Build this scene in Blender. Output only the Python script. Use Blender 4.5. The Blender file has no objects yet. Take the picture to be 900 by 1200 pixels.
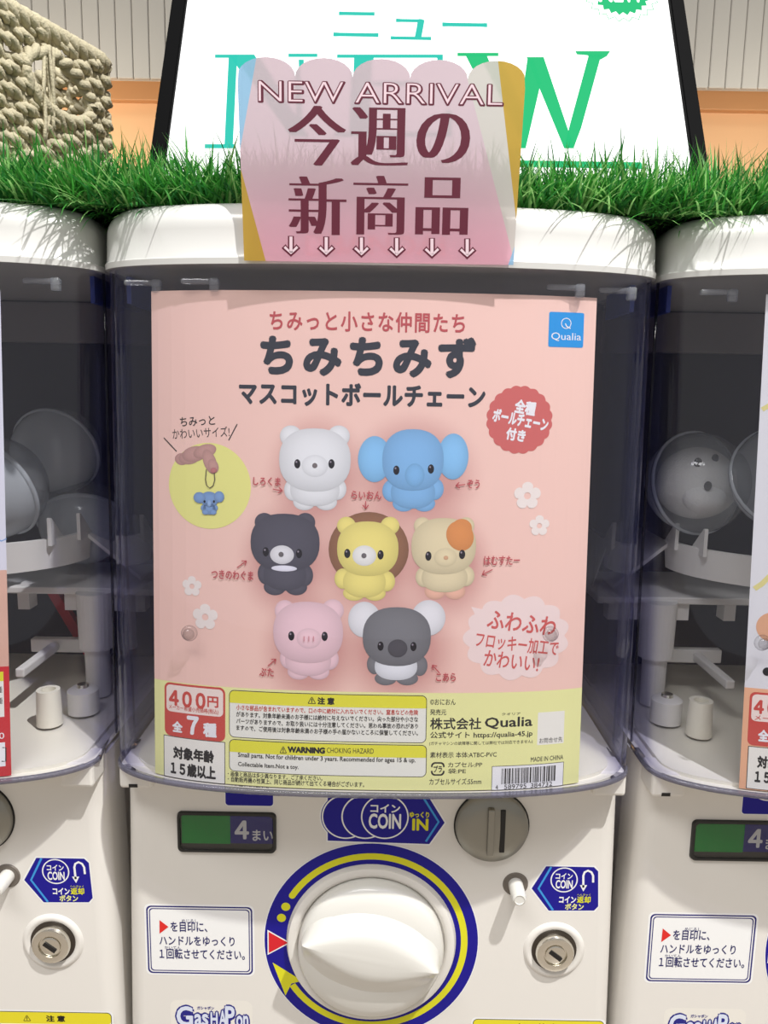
import bpy, bmesh, math, random
from math import sin, cos, tan, pi, radians, atan, sqrt
from mathutils import Vector, Matrix
from mathutils.geometry import tessellate_polygon
random.seed(7)
SC = bpy.context.scene
COL = SC.collection

# ------------------------------------------------------------------ camera
ZC = 0.45                                   # lens height
PITCH, ROLL, FPX = radians(8.8), radians(0.95), 901.0
CAM = Vector((0.004, 0.0, ZC))
_f = Vector((0, cos(PITCH), -sin(PITCH)))
_u0 = Vector((0, sin(PITCH), cos(PITCH)))
_r0 = Vector((1, 0, 0))
_r = _r0*cos(ROLL) + _u0*sin(ROLL)
_u = _u0*cos(ROLL) - _r0*sin(ROLL)
cd = bpy.data.cameras.new('camera'); co = bpy.data.objects.new('camera', cd); COL.objects.link(co)
cd.sensor_fit = 'VERTICAL'; cd.sensor_height = 36.0; cd.lens = FPX/1200*36.0
cd.clip_start = 0.01; cd.clip_end = 50
co.matrix_world = Matrix(((_r.x, _u.x, -_f.x, CAM.x), (_r.y, _u.y, -_f.y, CAM.y), (_r.z, _u.z, -_f.z, CAM.z), (0, 0, 0, 1)))
SC.camera = co
def ray(x, y):
    return (_f*FPX + _r*(x-450) - _u*(y-600)).normalized()

# ------------------------------------------------------------------ world, lamps, exposure
w = bpy.data.worlds.new('shop_light'); SC.world = w; w.use_nodes = True
bg = w.node_tree.nodes['Background']; bg.inputs[0].default_value = (1.0, 0.99, 0.98, 1); bg.inputs[1].default_value = 0.45
SC.view_settings.view_transform = 'Standard'; SC.view_settings.look = 'None'
SC.view_settings.gamma = 1; SC.view_settings.use_curve_mapping = False
SC.view_settings.exposure = 0.0
SC.cycles.transparent_max_bounces = 32
SC.cycles.max_bounces = 10
def lamp(kind, name, loc, target, power, size=0.1, color=(1, 1, 1), spot=None):
    l = bpy.data.lights.new(name, kind); o = bpy.data.objects.new(name, l); COL.objects.link(o)
    o.location = loc; l.energy = power; l.color = color
    d = Vector(target)-Vector(loc)
    o.rotation_euler = d.to_track_quat('-Z', 'Y').to_euler()
    if kind == 'AREA': l.shape = 'RECTANGLE'; l.size = size[0]; l.size_y = size[1]
    else: l.shadow_soft_size = size
    if spot: l.spot_size = spot; l.spot_blend = 0.4
    return o
TGT = Vector((0.0, 0.43, ZC-0.30))
KEYD = Vector((0.85, -1.0, 2.5)).normalized()
lamp('SPOT', 'ceiling_spotlight', TGT+KEYD*2.2, TGT, 205, 0.02, (1.0, 0.985, 0.96), radians(70))
lamp('AREA', 'front_fill', (-0.5, -0.9, 2.4), (0, 0.4, 0.4), 33, (1.6, 0.5), (1.0, 0.99, 0.97))  # added fill from the front, brightens the poster
lamp('AREA', 'wall_fill_right', (1.5, 2.5, 1.2), (1.5, 3.4, 1.3), 7, (0.6, 0.4), (1.0, 0.92, 0.8))  # added fill, lifts the right part of the back wall
lamp('AREA', 'wall_fill_left', (-1.6, 2.6, 1.15), (-1.2, 3.4, 1.0), 14, (0.8, 0.5), (1.0, 0.9, 0.75))  # unseen fill added to light the back wall on the left

# ------------------------------------------------------------------ materials
MATS = {}
def mat(name, color, rough=0.5, spec=0.5, metal=0.0, coat=0.0, noise=0.0, nscale=60, bump=0.0, bscale=200, emit=None, estr=0):
    if name in MATS: return MATS[name]
    m = bpy.data.materials.new(name); m.use_nodes = True; nt = m.node_tree
    b = nt.nodes['Principled BSDF']
    c = tuple(color)+(1,)
    b.inputs['Base Color'].default_value = c
    b.inputs['Roughness'].default_value = rough; b.inputs['Metallic'].default_value = metal
    b.inputs['Specular IOR Level'].default_value = spec
    b.inputs['Coat Weight'].default_value = coat; b.inputs['Coat Roughness'].default_value = 0.06
    if emit:
        b.inputs['Emission Color'].default_value = tuple(emit)+(1,); b.inputs['Emission Strength'].default_value = estr
    if noise or bump:
        tc = nt.nodes.new('ShaderNodeTexCoord')
    if noise:
        n = nt.nodes.new('ShaderNodeTexNoise'); n.inputs['Scale'].default_value = nscale; n.inputs['Detail'].default_value = 3
        nt.links.new(tc.outputs['Object'], n.inputs['Vector'])
        mx = nt.nodes.new('ShaderNodeMix'); mx.data_type = 'RGBA'
        mx.inputs[6].default_value = tuple(max(0, k*(1-noise)) for k in color)+(1,)
        mx.inputs[7].default_value = tuple(min(1, k*(1+noise)) for k in color)+(1,)
        nt.links.new(n.outputs['Fac'], mx.inputs[0]); nt.links.new(mx.outputs[2], b.inputs['Base Color'])
    if bump:
        n2 = nt.nodes.new('ShaderNodeTexNoise'); n2.inputs['Scale'].default_value = bscale
        nt.links.new(tc.outputs['Object'], n2.inputs['Vector'])
        bp = nt.nodes.new('ShaderNodeBump'); bp.inputs['Strength'].default_value = bump; bp.inputs['Distance'].default_value = 0.002
        nt.links.new(n2.outputs['Fac'], bp.inputs['Height']); nt.links.new(bp.outputs['Normal'], b.inputs['Normal'])
    MATS[name] = m; return m
def srgb(r, g, b):
    f = lambda v: (v/255/12.92) if v <= 10 else ((v/255+0.055)/1.055)**2.4
    return (f(r), f(g), f(b))
def ink(r, g, b, rough=0.55):
    return mat('ink_%d_%d_%d' % (r, g, b), srgb(r, g, b), rough, 0.3)
def attr_mat(name, attr, rough=0.6, spec=0.3, trans=0.0):
    m = bpy.data.materials.new(name); m.use_nodes = True; nt = m.node_tree; b = nt.nodes['Principled BSDF']
    a = nt.nodes.new('ShaderNodeAttribute'); a.attribute_name = attr
    nt.links.new(a.outputs['Color'], b.inputs['Base Color']); b.inputs['Roughness'].default_value = rough
    b.inputs['Specular IOR Level'].default_value = spec
    MATS[name] = m; return m
def clear_mat(name, face, edge, ior=1.45, rough=0.02, haze=0.0, hazecol=(0.8, 0.8, 0.85), power=1.0, edgehaze=0.0):
    m = bpy.data.materials.new(name); m.use_nodes = True; nt = m.node_tree; nt.nodes.clear()
    out = nt.nodes.new('ShaderNodeOutputMaterial'); mix = nt.nodes.new('ShaderNodeMixShader')
    tr = nt.nodes.new('ShaderNodeBsdfTransparent'); gl = nt.nodes.new('ShaderNodeBsdfGlossy'); gl.inputs['Roughness'].default_value = rough
    lw = nt.nodes.new('ShaderNodeLayerWeight'); lw.inputs['Blend'].default_value = 0.5
    mc = nt.nodes.new('ShaderNodeMix'); mc.data_type = 'RGBA'
    mc.inputs[6].default_value = tuple(face)+(1,); mc.inputs[7].default_value = tuple(edge)+(1,)
    pw = nt.nodes.new('ShaderNodeMath'); pw.operation = 'POWER'; pw.inputs[1].default_value = power
    nt.links.new(lw.outputs['Facing'], pw.inputs[0]); nt.links.new(pw.outputs[0], mc.inputs[0]); nt.links.new(mc.outputs[2], tr.inputs['Color'])
    p5 = nt.nodes.new('ShaderNodeMath'); p5.operation = 'POWER'; p5.inputs[1].default_value = 5.0      # Schlick reflectance
    fr = nt.nodes.new('ShaderNodeMath'); fr.operation = 'MULTIPLY_ADD'; r0 = ((ior-1)/(ior+1))**2
    fr.inputs[1].default_value = 1-r0; fr.inputs[2].default_value = r0
    nt.links.new(lw.outputs['Facing'], p5.inputs[0]); nt.links.new(p5.outputs[0], fr.inputs[0]); nt.links.new(fr.outputs[0], mix.inputs[0])
    src = tr.outputs[0]
    if haze:
        df = nt.nodes.new('ShaderNodeBsdfDiffuse'); df.inputs[0].default_value = tuple(hazecol)+(1,)
        tl = nt.nodes.new('ShaderNodeBsdfTranslucent'); tl.inputs[0].default_value = tuple(hazecol)+(1,)
        m2 = nt.nodes.new('ShaderNodeMixShader'); m2.inputs[0].default_value = 0.4
        nt.links.new(df.outputs[0], m2.inputs[1]); nt.links.new(tl.outputs[0], m2.inputs[2])
        m3 = nt.nodes.new('ShaderNodeMixShader'); hz_ = nt.nodes.new('ShaderNodeMath'); hz_.operation = 'MULTIPLY_ADD'      # longer path at the edge, more scatter
        hz_.inputs[1].default_value = edgehaze; hz_.inputs[2].default_value = haze; nt.links.new(pw.outputs[0], hz_.inputs[0]); nt.links.new(hz_.outputs[0], m3.inputs[0])
        nt.links.new(tr.outputs[0], m3.inputs[1]); nt.links.new(m2.outputs[0], m3.inputs[2]); src = m3.outputs[0]
    nt.links.new(src, mix.inputs[1]); nt.links.new(gl.outputs[0], mix.inputs[2])
    nt.links.new(mix.outputs[0], out.inputs[0]); MATS[name] = m; return m
def film_mat(name, color, clear=0.13, transl=0.40, low=None, zr=(0.0, 1.0)):
    if name in MATS: return MATS[name]
    m = bpy.data.materials.new(name); m.use_nodes = True; nt = m.node_tree; nt.nodes.clear()
    out = nt.nodes.new('ShaderNodeOutputMaterial')
    df = nt.nodes.new('ShaderNodeBsdfPrincipled'); df.inputs['Base Color'].default_value = tuple(color)+(1,); df.inputs['Roughness'].default_value = 0.45
    tl = nt.nodes.new('ShaderNodeBsdfTranslucent'); tl.inputs[0].default_value = tuple(color)+(1,)
    tr = nt.nodes.new('ShaderNodeBsdfRefraction'); tr.inputs[0].default_value = tuple(color)+(1,)          # frosted film: blurs what is not close behind
    tr.inputs['Roughness'].default_value = 0.2; tr.inputs['IOR'].default_value = 1.15
    a = nt.nodes.new('ShaderNodeMixShader'); a.inputs[0].default_value = transl
    b = nt.nodes.new('ShaderNodeMixShader'); b.inputs[0].default_value = clear
    nt.links.new(df.outputs[0], a.inputs[1]); nt.links.new(tl.outputs[0], a.inputs[2])
    nt.links.new(a.outputs[0], b.inputs[1]); nt.links.new(tr.outputs[0], b.inputs[2]); nt.links.new(b.outputs[0], out.inputs[0])
    if low:                                                       # weaker backlight painted into the colour: pinker towards the bottom edge
        tc = nt.nodes.new('ShaderNodeTexCoord'); sp = nt.nodes.new('ShaderNodeSeparateXYZ'); mr = nt.nodes.new('ShaderNodeMapRange'); mx = nt.nodes.new('ShaderNodeMix'); mx.data_type = 'RGBA'
        mr.inputs[1].default_value, mr.inputs[2].default_value = zr
        mx.inputs[6].default_value = tuple(low)+(1,); mx.inputs[7].default_value = tuple(color)+(1,)
        nt.links.new(tc.outputs['Object'], sp.inputs[0]); nt.links.new(sp.outputs['Z'], mr.inputs[0]); nt.links.new(mr.outputs[0], mx.inputs[0])
        for q in (df, tl, tr): nt.links.new(mx.outputs[2], q.inputs[0])
    MATS[name] = m; return m

M_LID = mat('lid_plastic', srgb(208, 207, 204), 0.22, 0.5, coat=0.3, noise=0.01, nscale=8)
M_BODY = mat('body_plastic', srgb(228, 224, 218), 0.38, 0.45, noise=0.012, nscale=10, bump=0.02, bscale=900)
M_KNOB = mat('knob_plastic', srgb(222, 220, 214), 0.28, 0.5, coat=0.2)
M_DARK = mat('dark_interior', srgb(38, 34, 42), 0.6, noise=0.15, nscale=12)
M_TRAY = mat('tray_plastic', srgb(228, 226, 222), 0.4)
M_FLOORP = mat('case_floor_plastic', srgb(236, 232, 216), 0.35)
M_CASE = clear_mat('case_plastic', (0.985, 0.985, 0.99), (0.24, 0.24, 0.58), power=2.9, haze=0.008, hazecol=(0.25, 0.27, 0.58), edgehaze=0.14)
M_RIM = clear_mat('rim_plastic', (0.62, 0.61, 0.68), (0.35, 0.35, 0.48), haze=0.32, hazecol=srgb(160, 158, 172))
M_METAL = mat('slot_metal', srgb(150, 148, 140), 0.38, metal=0.75, bump=0.05, bscale=400)
M_CHROME = mat('lock_chrome', srgb(224, 220, 210), 0.2, metal=1.0)
M_BLACK = mat('black_gap', srgb(18, 16, 16), 0.5)
M_CAPC = clear_mat('capsule_clear', (0.93, 0.94, 0.95), (0.6, 0.63, 0.66), haze=0.16, hazecol=(0.9, 0.92, 0.95))
M_CAPF = clear_mat('capsule_frosted', (0.7, 0.72, 0.74), (0.5, 0.52, 0.55), rough=0.15, haze=0.72, hazecol=srgb(232, 238, 244))
M_PRINT = attr_mat('printed_picture', 'ink', 0.6, 0.25)
WHITE = ink(240, 240, 240); NAVY = ink(22, 14, 140); YEL = ink(222, 218, 40)

# ------------------------------------------------------------------ object helpers
def obj(name, bm_or_me, mats, parent=None, smooth=False):
    if isinstance(bm_or_me, bmesh.types.BMesh):
        me = bpy.data.meshes.new(name); bm_or_me.to_mesh(me); bm_or_me.free()
    else: me = bm_or_me
    if not isinstance(mats, (list, tuple)): mats = [mats]
    for m in mats: me.materials.append(m)
    if smooth:
        for p in me.polygons: p.use_smooth = True
    o = bpy.data.objects.new(name, me); COL.objects.link(o)
    if parent: o.parent = parent
    return o
def tag(o, label=None, cat=None, group=None, kind=None):
    if label: o['label'] = label
    if cat: o['category'] = cat
    if group: o['group'] = group
    if kind: o['kind'] = kind
    return o
def empty(name, label, cat, loc=(0, 0, 0), group=None):
    o = bpy.data.objects.new(name, None); COL.objects.link(o); o.location = loc; o.empty_display_size = 0.02
    return tag(o, label, cat, group)
def copy_tree(o, parent=None):
    c = o.copy(); COL.objects.link(c); c.parent = parent
    if parent: c.matrix_parent_inverse = o.matrix_parent_inverse
    for ch in [k for k in SC.objects if k.parent is o]: copy_tree(ch, c)
    return c
def smooth_by_angle(o, ang=35):
    me = o.data
    for p in me.polygons: p.use_smooth = True
    bm = bmesh.new(); bm.from_mesh(me)
    for e in bm.edges:
        e.smooth = not (len(e.link_faces) != 2 or e.calc_face_angle(0) > radians(ang))
    bm.to_mesh(me); bm.free(); return o
def box(bm, x0, x1, y0, y1, z0, z1, bev=0.0, seg=2, mi=0):
    vs = [bm.verts.new((x, y, z)) for x in (x0, x1) for y in (y0, y1) for z in (z0, z1)]
    fs = [(0, 1, 3, 2), (4, 6, 7, 5), (0, 4, 5, 1), (2, 3, 7, 6), (0, 2, 6, 4), (1, 5, 7, 3)]
    faces = [bm.faces.new([vs[i] for i in f]) for f in fs]
    for f in faces: f.material_index = mi
    if bev:
        es = list({e for f in faces for e in f.edges})
        r = bmesh.ops.bevel(bm, geom=es, offset=bev, segments=seg, affect='EDGES', profile=0.5)
        for f in r['faces']: f.material_index = mi
def loft(bm, rings, closed=True, cap0=True, cap1=True, mi=0):
    R = [[bm.verts.new(p) for p in r] for r in rings]
    n = len(R[0])
    for a, b in zip(R[:-1], R[1:]):
        for i in range(n if closed else n-1):
            j = (i+1) % n
            f = bm.faces.new((a[i], a[j], b[j], b[i])); f.material_index = mi
    if cap0: bm.faces.new(list(reversed(R[0]))).material_index = mi
    if cap1: bm.faces.new(R[-1]).material_index = mi
    return R
def lathe_y(bm, cx, y0, cz, prof, n=64, cap0=False, cap1=True, mi=0):
    # axis along -Y (towards the viewer): prof = [(radius, protrusion)]
    rings = [[(cx+r*cos(2*pi*i/n), y0-h, cz+r*sin(2*pi*i/n)) for i in range(n)] for r, h in prof]
    return loft(bm, rings, True, cap0, cap1, mi)
def tube(bm, pts, rad, n=8, caps=True, mi=0):
    pts = [Vector(p) for p in pts]; rings = []
    up = Vector((0, 0, 1))
    for i, p in enumerate(pts):
        d = (pts[min(i+1, len(pts)-1)]-pts[max(i-1, 0)]).normalized()
        a = d.cross(up)
        if a.length < 1e-3: a = d.cross(Vector((1, 0, 0)))
        a.normalize(); b = a.cross(d)
        r = rad[i] if isinstance(rad, (list, tuple)) else rad
        rings.append([p+(a*cos(2*pi*k/n)+b*sin(2*pi*k/n))*r for k in range(n)])
    loft(bm, rings, True, caps, caps, mi)
def fix_normals(bm): bmesh.ops.recalc_face_normals(bm, faces=bm.faces)

# ------------------------------------------------------------------ surfaces that carry prints: y = S(x, z)
PITCHX = 0.3105
YB = 0.430                                                    # body face
Z_TOP, Z_BOT = ZC+0.0655, ZC-0.2135                            # case top / bottom
W_TOP, W_BOT = 0.1475, 0.1475
BUL, NEXP = 0.043, 2.5
def yf(z):
    t = (Z_TOP-z)/(Z_TOP-Z_BOT); return 0.409+(0.388-0.409)*t
def wz(z):
    t = (Z_TOP-z)/(Z_TOP-Z_BOT); return 0.1522-0.0030*t
def case_y(x, z, off=0.0):
    u = min(1.0, abs(x)/(wz(z)-off)); return yf(z)+off+(BUL-off*0.6)*(1-(1-u**NEXP)**(1/NEXP))
def S_poster(x, z): return case_y(x, z, 0.0065)
def S_body(x, z): return YB
SIGN_Y0, SIGN_Z0, SIGN_K = 0.585, ZC+0.150, 0.52
def S_sign(x, z): return SIGN_Y0+SIGN_K*(z-SIGN_Z0)
CARD_Y0 = 0.4062
def S_card(x, z): return CARD_Y0-0.015*(z-ZC-0.07)
def P(S, x, y, dx=0.0):
    d = ray(x, y); t = 0.45
    for _ in range(40):
        p = CAM+d*t
        t += (S(p.x-dx, p.z)-p.y)/d.y
    p = CAM+d*t
    return (p.x-dx, p.z)
EPS = 0.00006

def earclip(loops):
    pts = [p for l in loops for p in l]
    return pts, tessellate_polygon([[Vector((p[0], p[1], 0)) for p in l] for l in loops])
_tc = {}
def glyphs(s, bold=0.0, res=3, space=1.0, thin=0.0):
    key = (s, bold, res, space, thin)
    if key in _tc: return _tc[key]
    c = bpy.data.curves.new('lettering', 'FONT'); c.body = s; c.resolution_u = res; c.space_character = space
    o = bpy.data.objects.new('lettering', c); COL.objects.link(o)
    if thin: c.offset = -thin
    dg = bpy.context.evaluated_depsgraph_get(); dg.update()
    me = bpy.data.meshes.new_from_object(o.evaluated_get(dg))
    vs = [(v.co.x, v.co.y) for v in me.vertices]; fs = [tuple(p.vertices) for p in me.polygons]
    bpy.data.objects.remove(o); bpy.data.curves.remove(c); bpy.data.meshes.remove(me)
    nv = len(vs)
    if bold:
        V, F = list(vs), list(fs)
        bx, bz = bold if isinstance(bold, tuple) else (bold, bold)
        for k in range(8 if bz else 14):
            a = 2*pi*k/8 if bz else math.acos(1-2*k/13); n0 = len(V)
            V += [(x+bx*cos(a), y+bz*sin(a)) for x, y in vs]; F += [tuple(i+n0 for i in f) for f in fs]
        vs, fs = V, F
    x0 = min(v[0] for v in vs); x1 = max(v[0] for v in vs); y0 = min(v[1] for v in vs); y1 = max(v[1] for v in vs)
    vs = [((x-x0)/(x1-x0)-0.5, (y-y0)/(y1-y0)-0.5) for x, y in vs]
    _tc[key] = (vs, fs, nv); return _tc[key]

class Print:
    """flat printed shapes laid on a surface y = S(x, z); coordinates are metres on that surface"""
    def __init__(self, S, dx=0.0, base=1):
        self.S, self.dx = S, dx; self.bm = bmesh.new(); self.mats = []; self.base = base
        self.cl = self.bm.verts.layers.float_color.new('ink'); self.usecol = False
    def mi(self, m):
        if m not in self.mats: self.mats.append(m)
        return self.mats.index(m)
    def p(self, x, y): return P(self.S, x, y, self.dx)
    def pbox(self, x0, y0, x1, y1):
        xm, ym = (x0+x1)/2, (y0+y1)/2
        return self.p(x0, ym)[0], self.p(x1, ym)[0], self.p(xm, y1)[1], self.p(xm, y0)[1]
    def _v(self, x, z, L):
        return self.bm.verts.new((x, -(self.base+L)*EPS, z))
    def poly(self, loops, m, L=0):
        if isinstance(loops[0][0], (int, float)): loops = [loops]
        pts, tris = earclip(loops); vs = [self._v(p[0], p[1], L) for p in pts]; k = self.mi(m)
        for t in tris:
            try: f = self.bm.faces.new([vs[i] for i in t]); f.material_index = k
            except ValueError: pass
    def ppoly(self, pts, m, L=0): self.poly([self.p(*q) for q in pts], m, L)
    def rrect(self, bx, r, m, L=0, inner=None):
        self.poly([rr(bx, r)]+([rr(*inner)] if inner else []), m, L)
    def disc(self, c, rx, rz, m, L=0, n=40, inner=None, rot=0):
        l = [el(c, rx, rz, n, rot)]
        if inner: l.append(el(c, rx*inner, rz*inner, n, rot))
        self.poly(l, m, L)
    def pdisc(self, x, y, rpx, m, L=0, n=40, inner=None):
        c = self.p(x, y); r = (self.p(x+rpx, y)[0]-self.p(x-rpx, y)[0])/2; self.disc(c, r, r, m, L, n, inner)
    def text(self, s, px, m, L=0, bold=0.0, rot=0.0, res=3, space=1.0, thin=0.0):
        x0, x1, z0, z1 = self.pbox(*px)
        self.text_at(s, ((x0+x1)/2, (z0+z1)/2), x1-x0, z1-z0, m, L, bold, rot, res, space, thin)
    def text_at(self, s, c, wd, ht, m, L=0, bold=0.0, rot=0.0, res=3, space=1.0, thin=0.0):
        vs, fs, nv = glyphs(s, bold, res, space, thin); k = self.mi(m); ca, sa = cos(radians(rot)), sin(radians(rot))
        V = []
        for i, (x, y) in enumerate(vs):
            X, Z = x*wd, y*ht
            V.append(self._v(c[0]+X*ca-Z*sa, c[1]+X*sa+Z*ca, L+0.035*(i//nv)))
        for f in fs:
            try: g = self.bm.faces.new([V[i] for i in f]); g.material_index = k
            except ValueError: pass
    def stroke(self, pts, wd, m, L=0, px=True):
        if px: pts = [self.p(*q) for q in pts]
        k = self.mi(m); n = len(pts); a, b = [], []
        for i, q in enumerate(pts):
            q0 = Vector(pts[max(0, i-1)]); q1 = Vector(pts[min(n-1, i+1)]); d = (q1-q0).normalized(); nn = Vector((-d.y, d.x))*wd/2
            a.append(self._v(q[0]+nn.x, q[1]+nn.y, L)); b.append(self._v(q[0]-nn.x, q[1]-nn.y, L))
        for i in range(n-1):
            f = self.bm.faces.new((a[i], a[i+1], b[i+1], b[i])); f.material_index = k
    def blob(self, x, y, rx, ry, colr, L, rot=0, edge=0.72, hi=1.06, lo=None, n=36, sq=2.0):
        """ellipse of a printed picture (the picture's own tones), pixel sizes in the photograph's frame"""
        c = self.p(x, y); sx = (self.p(x+5, y)[0]-self.p(x-5, y)[0])/10; sz = (self.p(x, y-5)[1]-self.p(x, y+5)[1])/10
        k = self.mi(M_PRINT); self.usecol = True; base = srgb(*colr); rot = radians(rot)
        fr = [0, .35, .6, .78, .9, 1.0]; rings = []
        for q in fr:
            ring = []
            for i in range(1 if q == 0 else n):
                a = 2*pi*i/n; X, Z = rx*q*math.copysign(abs(cos(a))**(2/sq), cos(a)), ry*q*math.copysign(abs(sin(a))**(2/sq), sin(a))
                X, Z = X*cos(rot)-Z*sin(rot), X*sin(rot)+Z*cos(rot)
                v = self._v(c[0]+X*sx, c[1]+Z*sz, L)
                if lo is not None:
                    t = q; col = tuple(base[j]*(1-t)+lo[j]*t for j in range(3))
                else:
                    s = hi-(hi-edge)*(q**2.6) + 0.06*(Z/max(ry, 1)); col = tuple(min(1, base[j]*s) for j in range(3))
                v[self.cl] = col+(1,); ring.append(v)
            rings.append(ring)
        for i in range(n):
            f = self.bm.faces.new((rings[0][0], rings[1][i], rings[1][(i+1) % n])); f.material_index = k
        for r0, r1 in zip(rings[1:-1], rings[2:]):
            for i in range(n):
                j = (i+1) % n; f = self.bm.faces.new((r0[i], r1[i], r1[j], r0[j])); f.material_index = k
    def build(self, name, parent=None, cut=0.0):
        bm = self.bm
        if cut:
            xs = [v.co.x for v in bm.verts]; x = (math.floor(min(xs)/cut)+1)*cut
            while x < max(xs):
                bmesh.ops.bisect_plane(bm, geom=bm.verts[:]+bm.edges[:]+bm.faces[:], plane_co=(x, 0, 0), plane_no=(1, 0, 0), dist=1e-7); x += cut
        for v in bm.verts:
            if cut:                                               # follow the chords of the sheet underneath
                xa = math.floor(v.co.x/cut+1e-6)*cut; t = (v.co.x-xa)/cut
                v.co.y += self.S(xa, v.co.z)*(1-t)+self.S(xa+cut, v.co.z)*t
            else: v.co.y += self.S(v.co.x, v.co.z)
        for f in bm.faces:
            f.normal_update()
            if f.normal.y > 0: f.normal_flip()
        return obj(name, bm, self.mats, parent)
def rr(bx, r, n=6):
    x0, x1, z0, z1 = bx; out = []
    for cx, cz, a0 in ((x1-r, z1-r, 0), (x0+r, z1-r, 90), (x0+r, z0+r, 180), (x1-r, z0+r, 270)):
        for i in range(n+1):
            a = radians(a0+90*i/n); out.append((cx+r*cos(a), cz+r*sin(a)))
    return out
def grow(bx, d): return (bx[0]-d, bx[1]+d, bx[2]-d, bx[3]+d)
def el(c, rx, rz, n=40, rot=0):
    ca, sa = cos(radians(rot)), sin(radians(rot))
    return [(c[0]+rx*cos(2*pi*i/n)*ca-rz*sin(2*pi*i/n)*sa, c[1]+rx*cos(2*pi*i/n)*sa+rz*sin(2*pi*i/n)*ca) for i in range(n)]
def scallop(c, rx, rz, k, depth, n=8):
    out = []
    for i in range(k*n):
        t = i/n; a = 2*pi*t/k; s = 1-depth+depth*abs(sin(pi*t)); out.append((c[0]+rx*s*cos(a), c[1]+rz*s*sin(a)))
    return out

# ================================================================== STRUCTURE
def struct(name, bm, m):
    o = obj(name, bm, m); o['kind'] = 'structure'; return o
bm = bmesh.new(); box(bm, -2.6, 2.6, -1.5, 3.6, -0.05, 0.0)
struct('floor', bm, mat('floor_vinyl', srgb(150, 140, 128), 0.4, noise=0.06, nscale=3))
bm = bmesh.new(); box(bm, -2.6, 2.6, 3.40, 3.50, 0, 2.6)
struct('wall_back', bm, mat('peach_paint', srgb(232, 184, 136), 0.7, noise=0.03, nscale=2))
zt = ZC+1.17
bm = bmesh.new(); box(bm, -2.6, 2.6, 3.36, 3.40, ZC+1.166, ZC+1.30, 0.004)
struct('wall_shade_1', bm, mat('shaded_wall_tan', srgb(205, 150, 100), 0.6, noise=0.05, nscale=4))  # darker strip painted for the bulkhead's shade on the upper wall
bm = bmesh.new()
k = -2.6
while k < 2.6:                                                   # tongue-and-groove boards of one bulkhead
    box(bm, k, k+0.0605, 3.14, 3.158, ZC+1.168, 2.6, 0.003, 1); k += 0.0625
box(bm, -2.6, 2.6, 3.153, 3.17, ZC+1.168, 2.6)
struct('wall_bulkhead', bm, mat('board_paint', srgb(186, 183, 176), 0.55, noise=0.03, nscale=6))

# ================================================================== CAPSULE MACHINE
def outline(z, off=0.0, ys=0.56, n=56, back=False, w=None, dyf=0.0):
    """plan outline: left side back -> front curve -> right side back"""
    W = (w or wz(z))-off; yF = yf(z)+off+dyf; B = BUL-off*0.6; pts = [(-W, ys)]
    if ys-(yF+B) > 0.02: pts += [(-W, yF+B+(ys-yF-B)*q) for q in (0.5, 0.2)]
    for i in range(n+1):
        a = -pi/2+pi*i/n
        u = (1 if sin(a) >= 0 else -1)*abs(sin(a))**(2/NEXP); c = max(0, cos(a))**(2/NEXP)
        pts.append((W*u, yF+B*(1-c)))
    if ys-(yF+B) > 0.02: pts += [(W, yF+B+(ys-yF-B)*q) for q in (0.2, 0.5)]
    pts.append((W, ys)); return pts

root = empty('capsule_machine', 'white capsule toy machine with the pink animal poster in its clear case', 'capsule toy machine', (0, 0, 0), 'capsule toy machines in a row')

# body
bm = bmesh.new()
def body_ring(z, W):
    pts = []; r = 0.011
    for i in range(7):
        a = radians(180+90*i/6); pts.append((-W+r+r*cos(a), YB+r+r*sin(a), z))
    for i in range(7):
        a = radians(270+90*i/6); pts.append((W-r+r*cos(a), YB+r+r*sin(a), z))
    pts += [(W, YB+0.035, z), (W-0.004, YB+0.038, z), (W-0.004, 0.66, z), (-W+0.004, 0.66, z), (-W+0.004, YB+0.038, z), (-W, YB+0.035, z)]
    return pts
loft(bm, [body_ring(z, w_) for z, w_ in ((0.002, 0.1530), (0.05, 0.1525), (Z_BOT-0.006, 0.1482))]); fix_normals(bm)
body = obj('body', bm, M_BODY, root); smooth_by_angle(body, 30)
for sx in (-1, 1):
    bm = bmesh.new()
    xs = (-0.1478, -0.128) if sx < 0 else (0.128, 0.1478)
    box(bm, xs[0], xs[1], YB-0.012, YB+0.01, Z_BOT-0.017, Z_BOT-0.002, 0.002)
    b_ = obj('hinge_block', bm, M_BODY, root)
    if sx < 0:
        bm = bmesh.new(); box(bm, -0.1420, -0.1370, YB-0.0123, YB-0.011, Z_BOT-0.0160, Z_BOT-0.0140); obj('slot', bm, M_BLACK, b_)
# back housing behind the case
bm = bmesh.new(); box(bm, -0.146, 0.146, 0.60, 0.66, Z_BOT-0.006, Z_TOP, 0.003); obj('back_panel', bm, M_DARK, root)
for sx in (-1, 1):
    bm = bmesh.new(); xa, xb = sorted((sx*0.1425, sx*0.1465)); box(bm, xa, xb, 0.5605, 0.60, Z_BOT-0.006, Z_TOP); obj('side_panel', bm, M_DARK, root)
bm = bmesh.new(); box(bm, -0.14, 0.14, 0.594, 0.5995, Z_TOP-0.032, Z_TOP-0.002, 0.001)
obj('inner_header', bm, mat('header_plastic', srgb(118, 112, 112), 0.5), root)
for sx in (-1, 1):
    bm = bmesh.new(); xa, xb = sorted((sx*0.1435, sx*0.1460)); box(bm, xa, xb, 0.456, 0.505, Z_TOP-0.017, Z_TOP-0.002)
    obj('inner_gasket', bm, mat('blue_gasket', srgb(40, 60, 140), 0.4), root)
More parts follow.
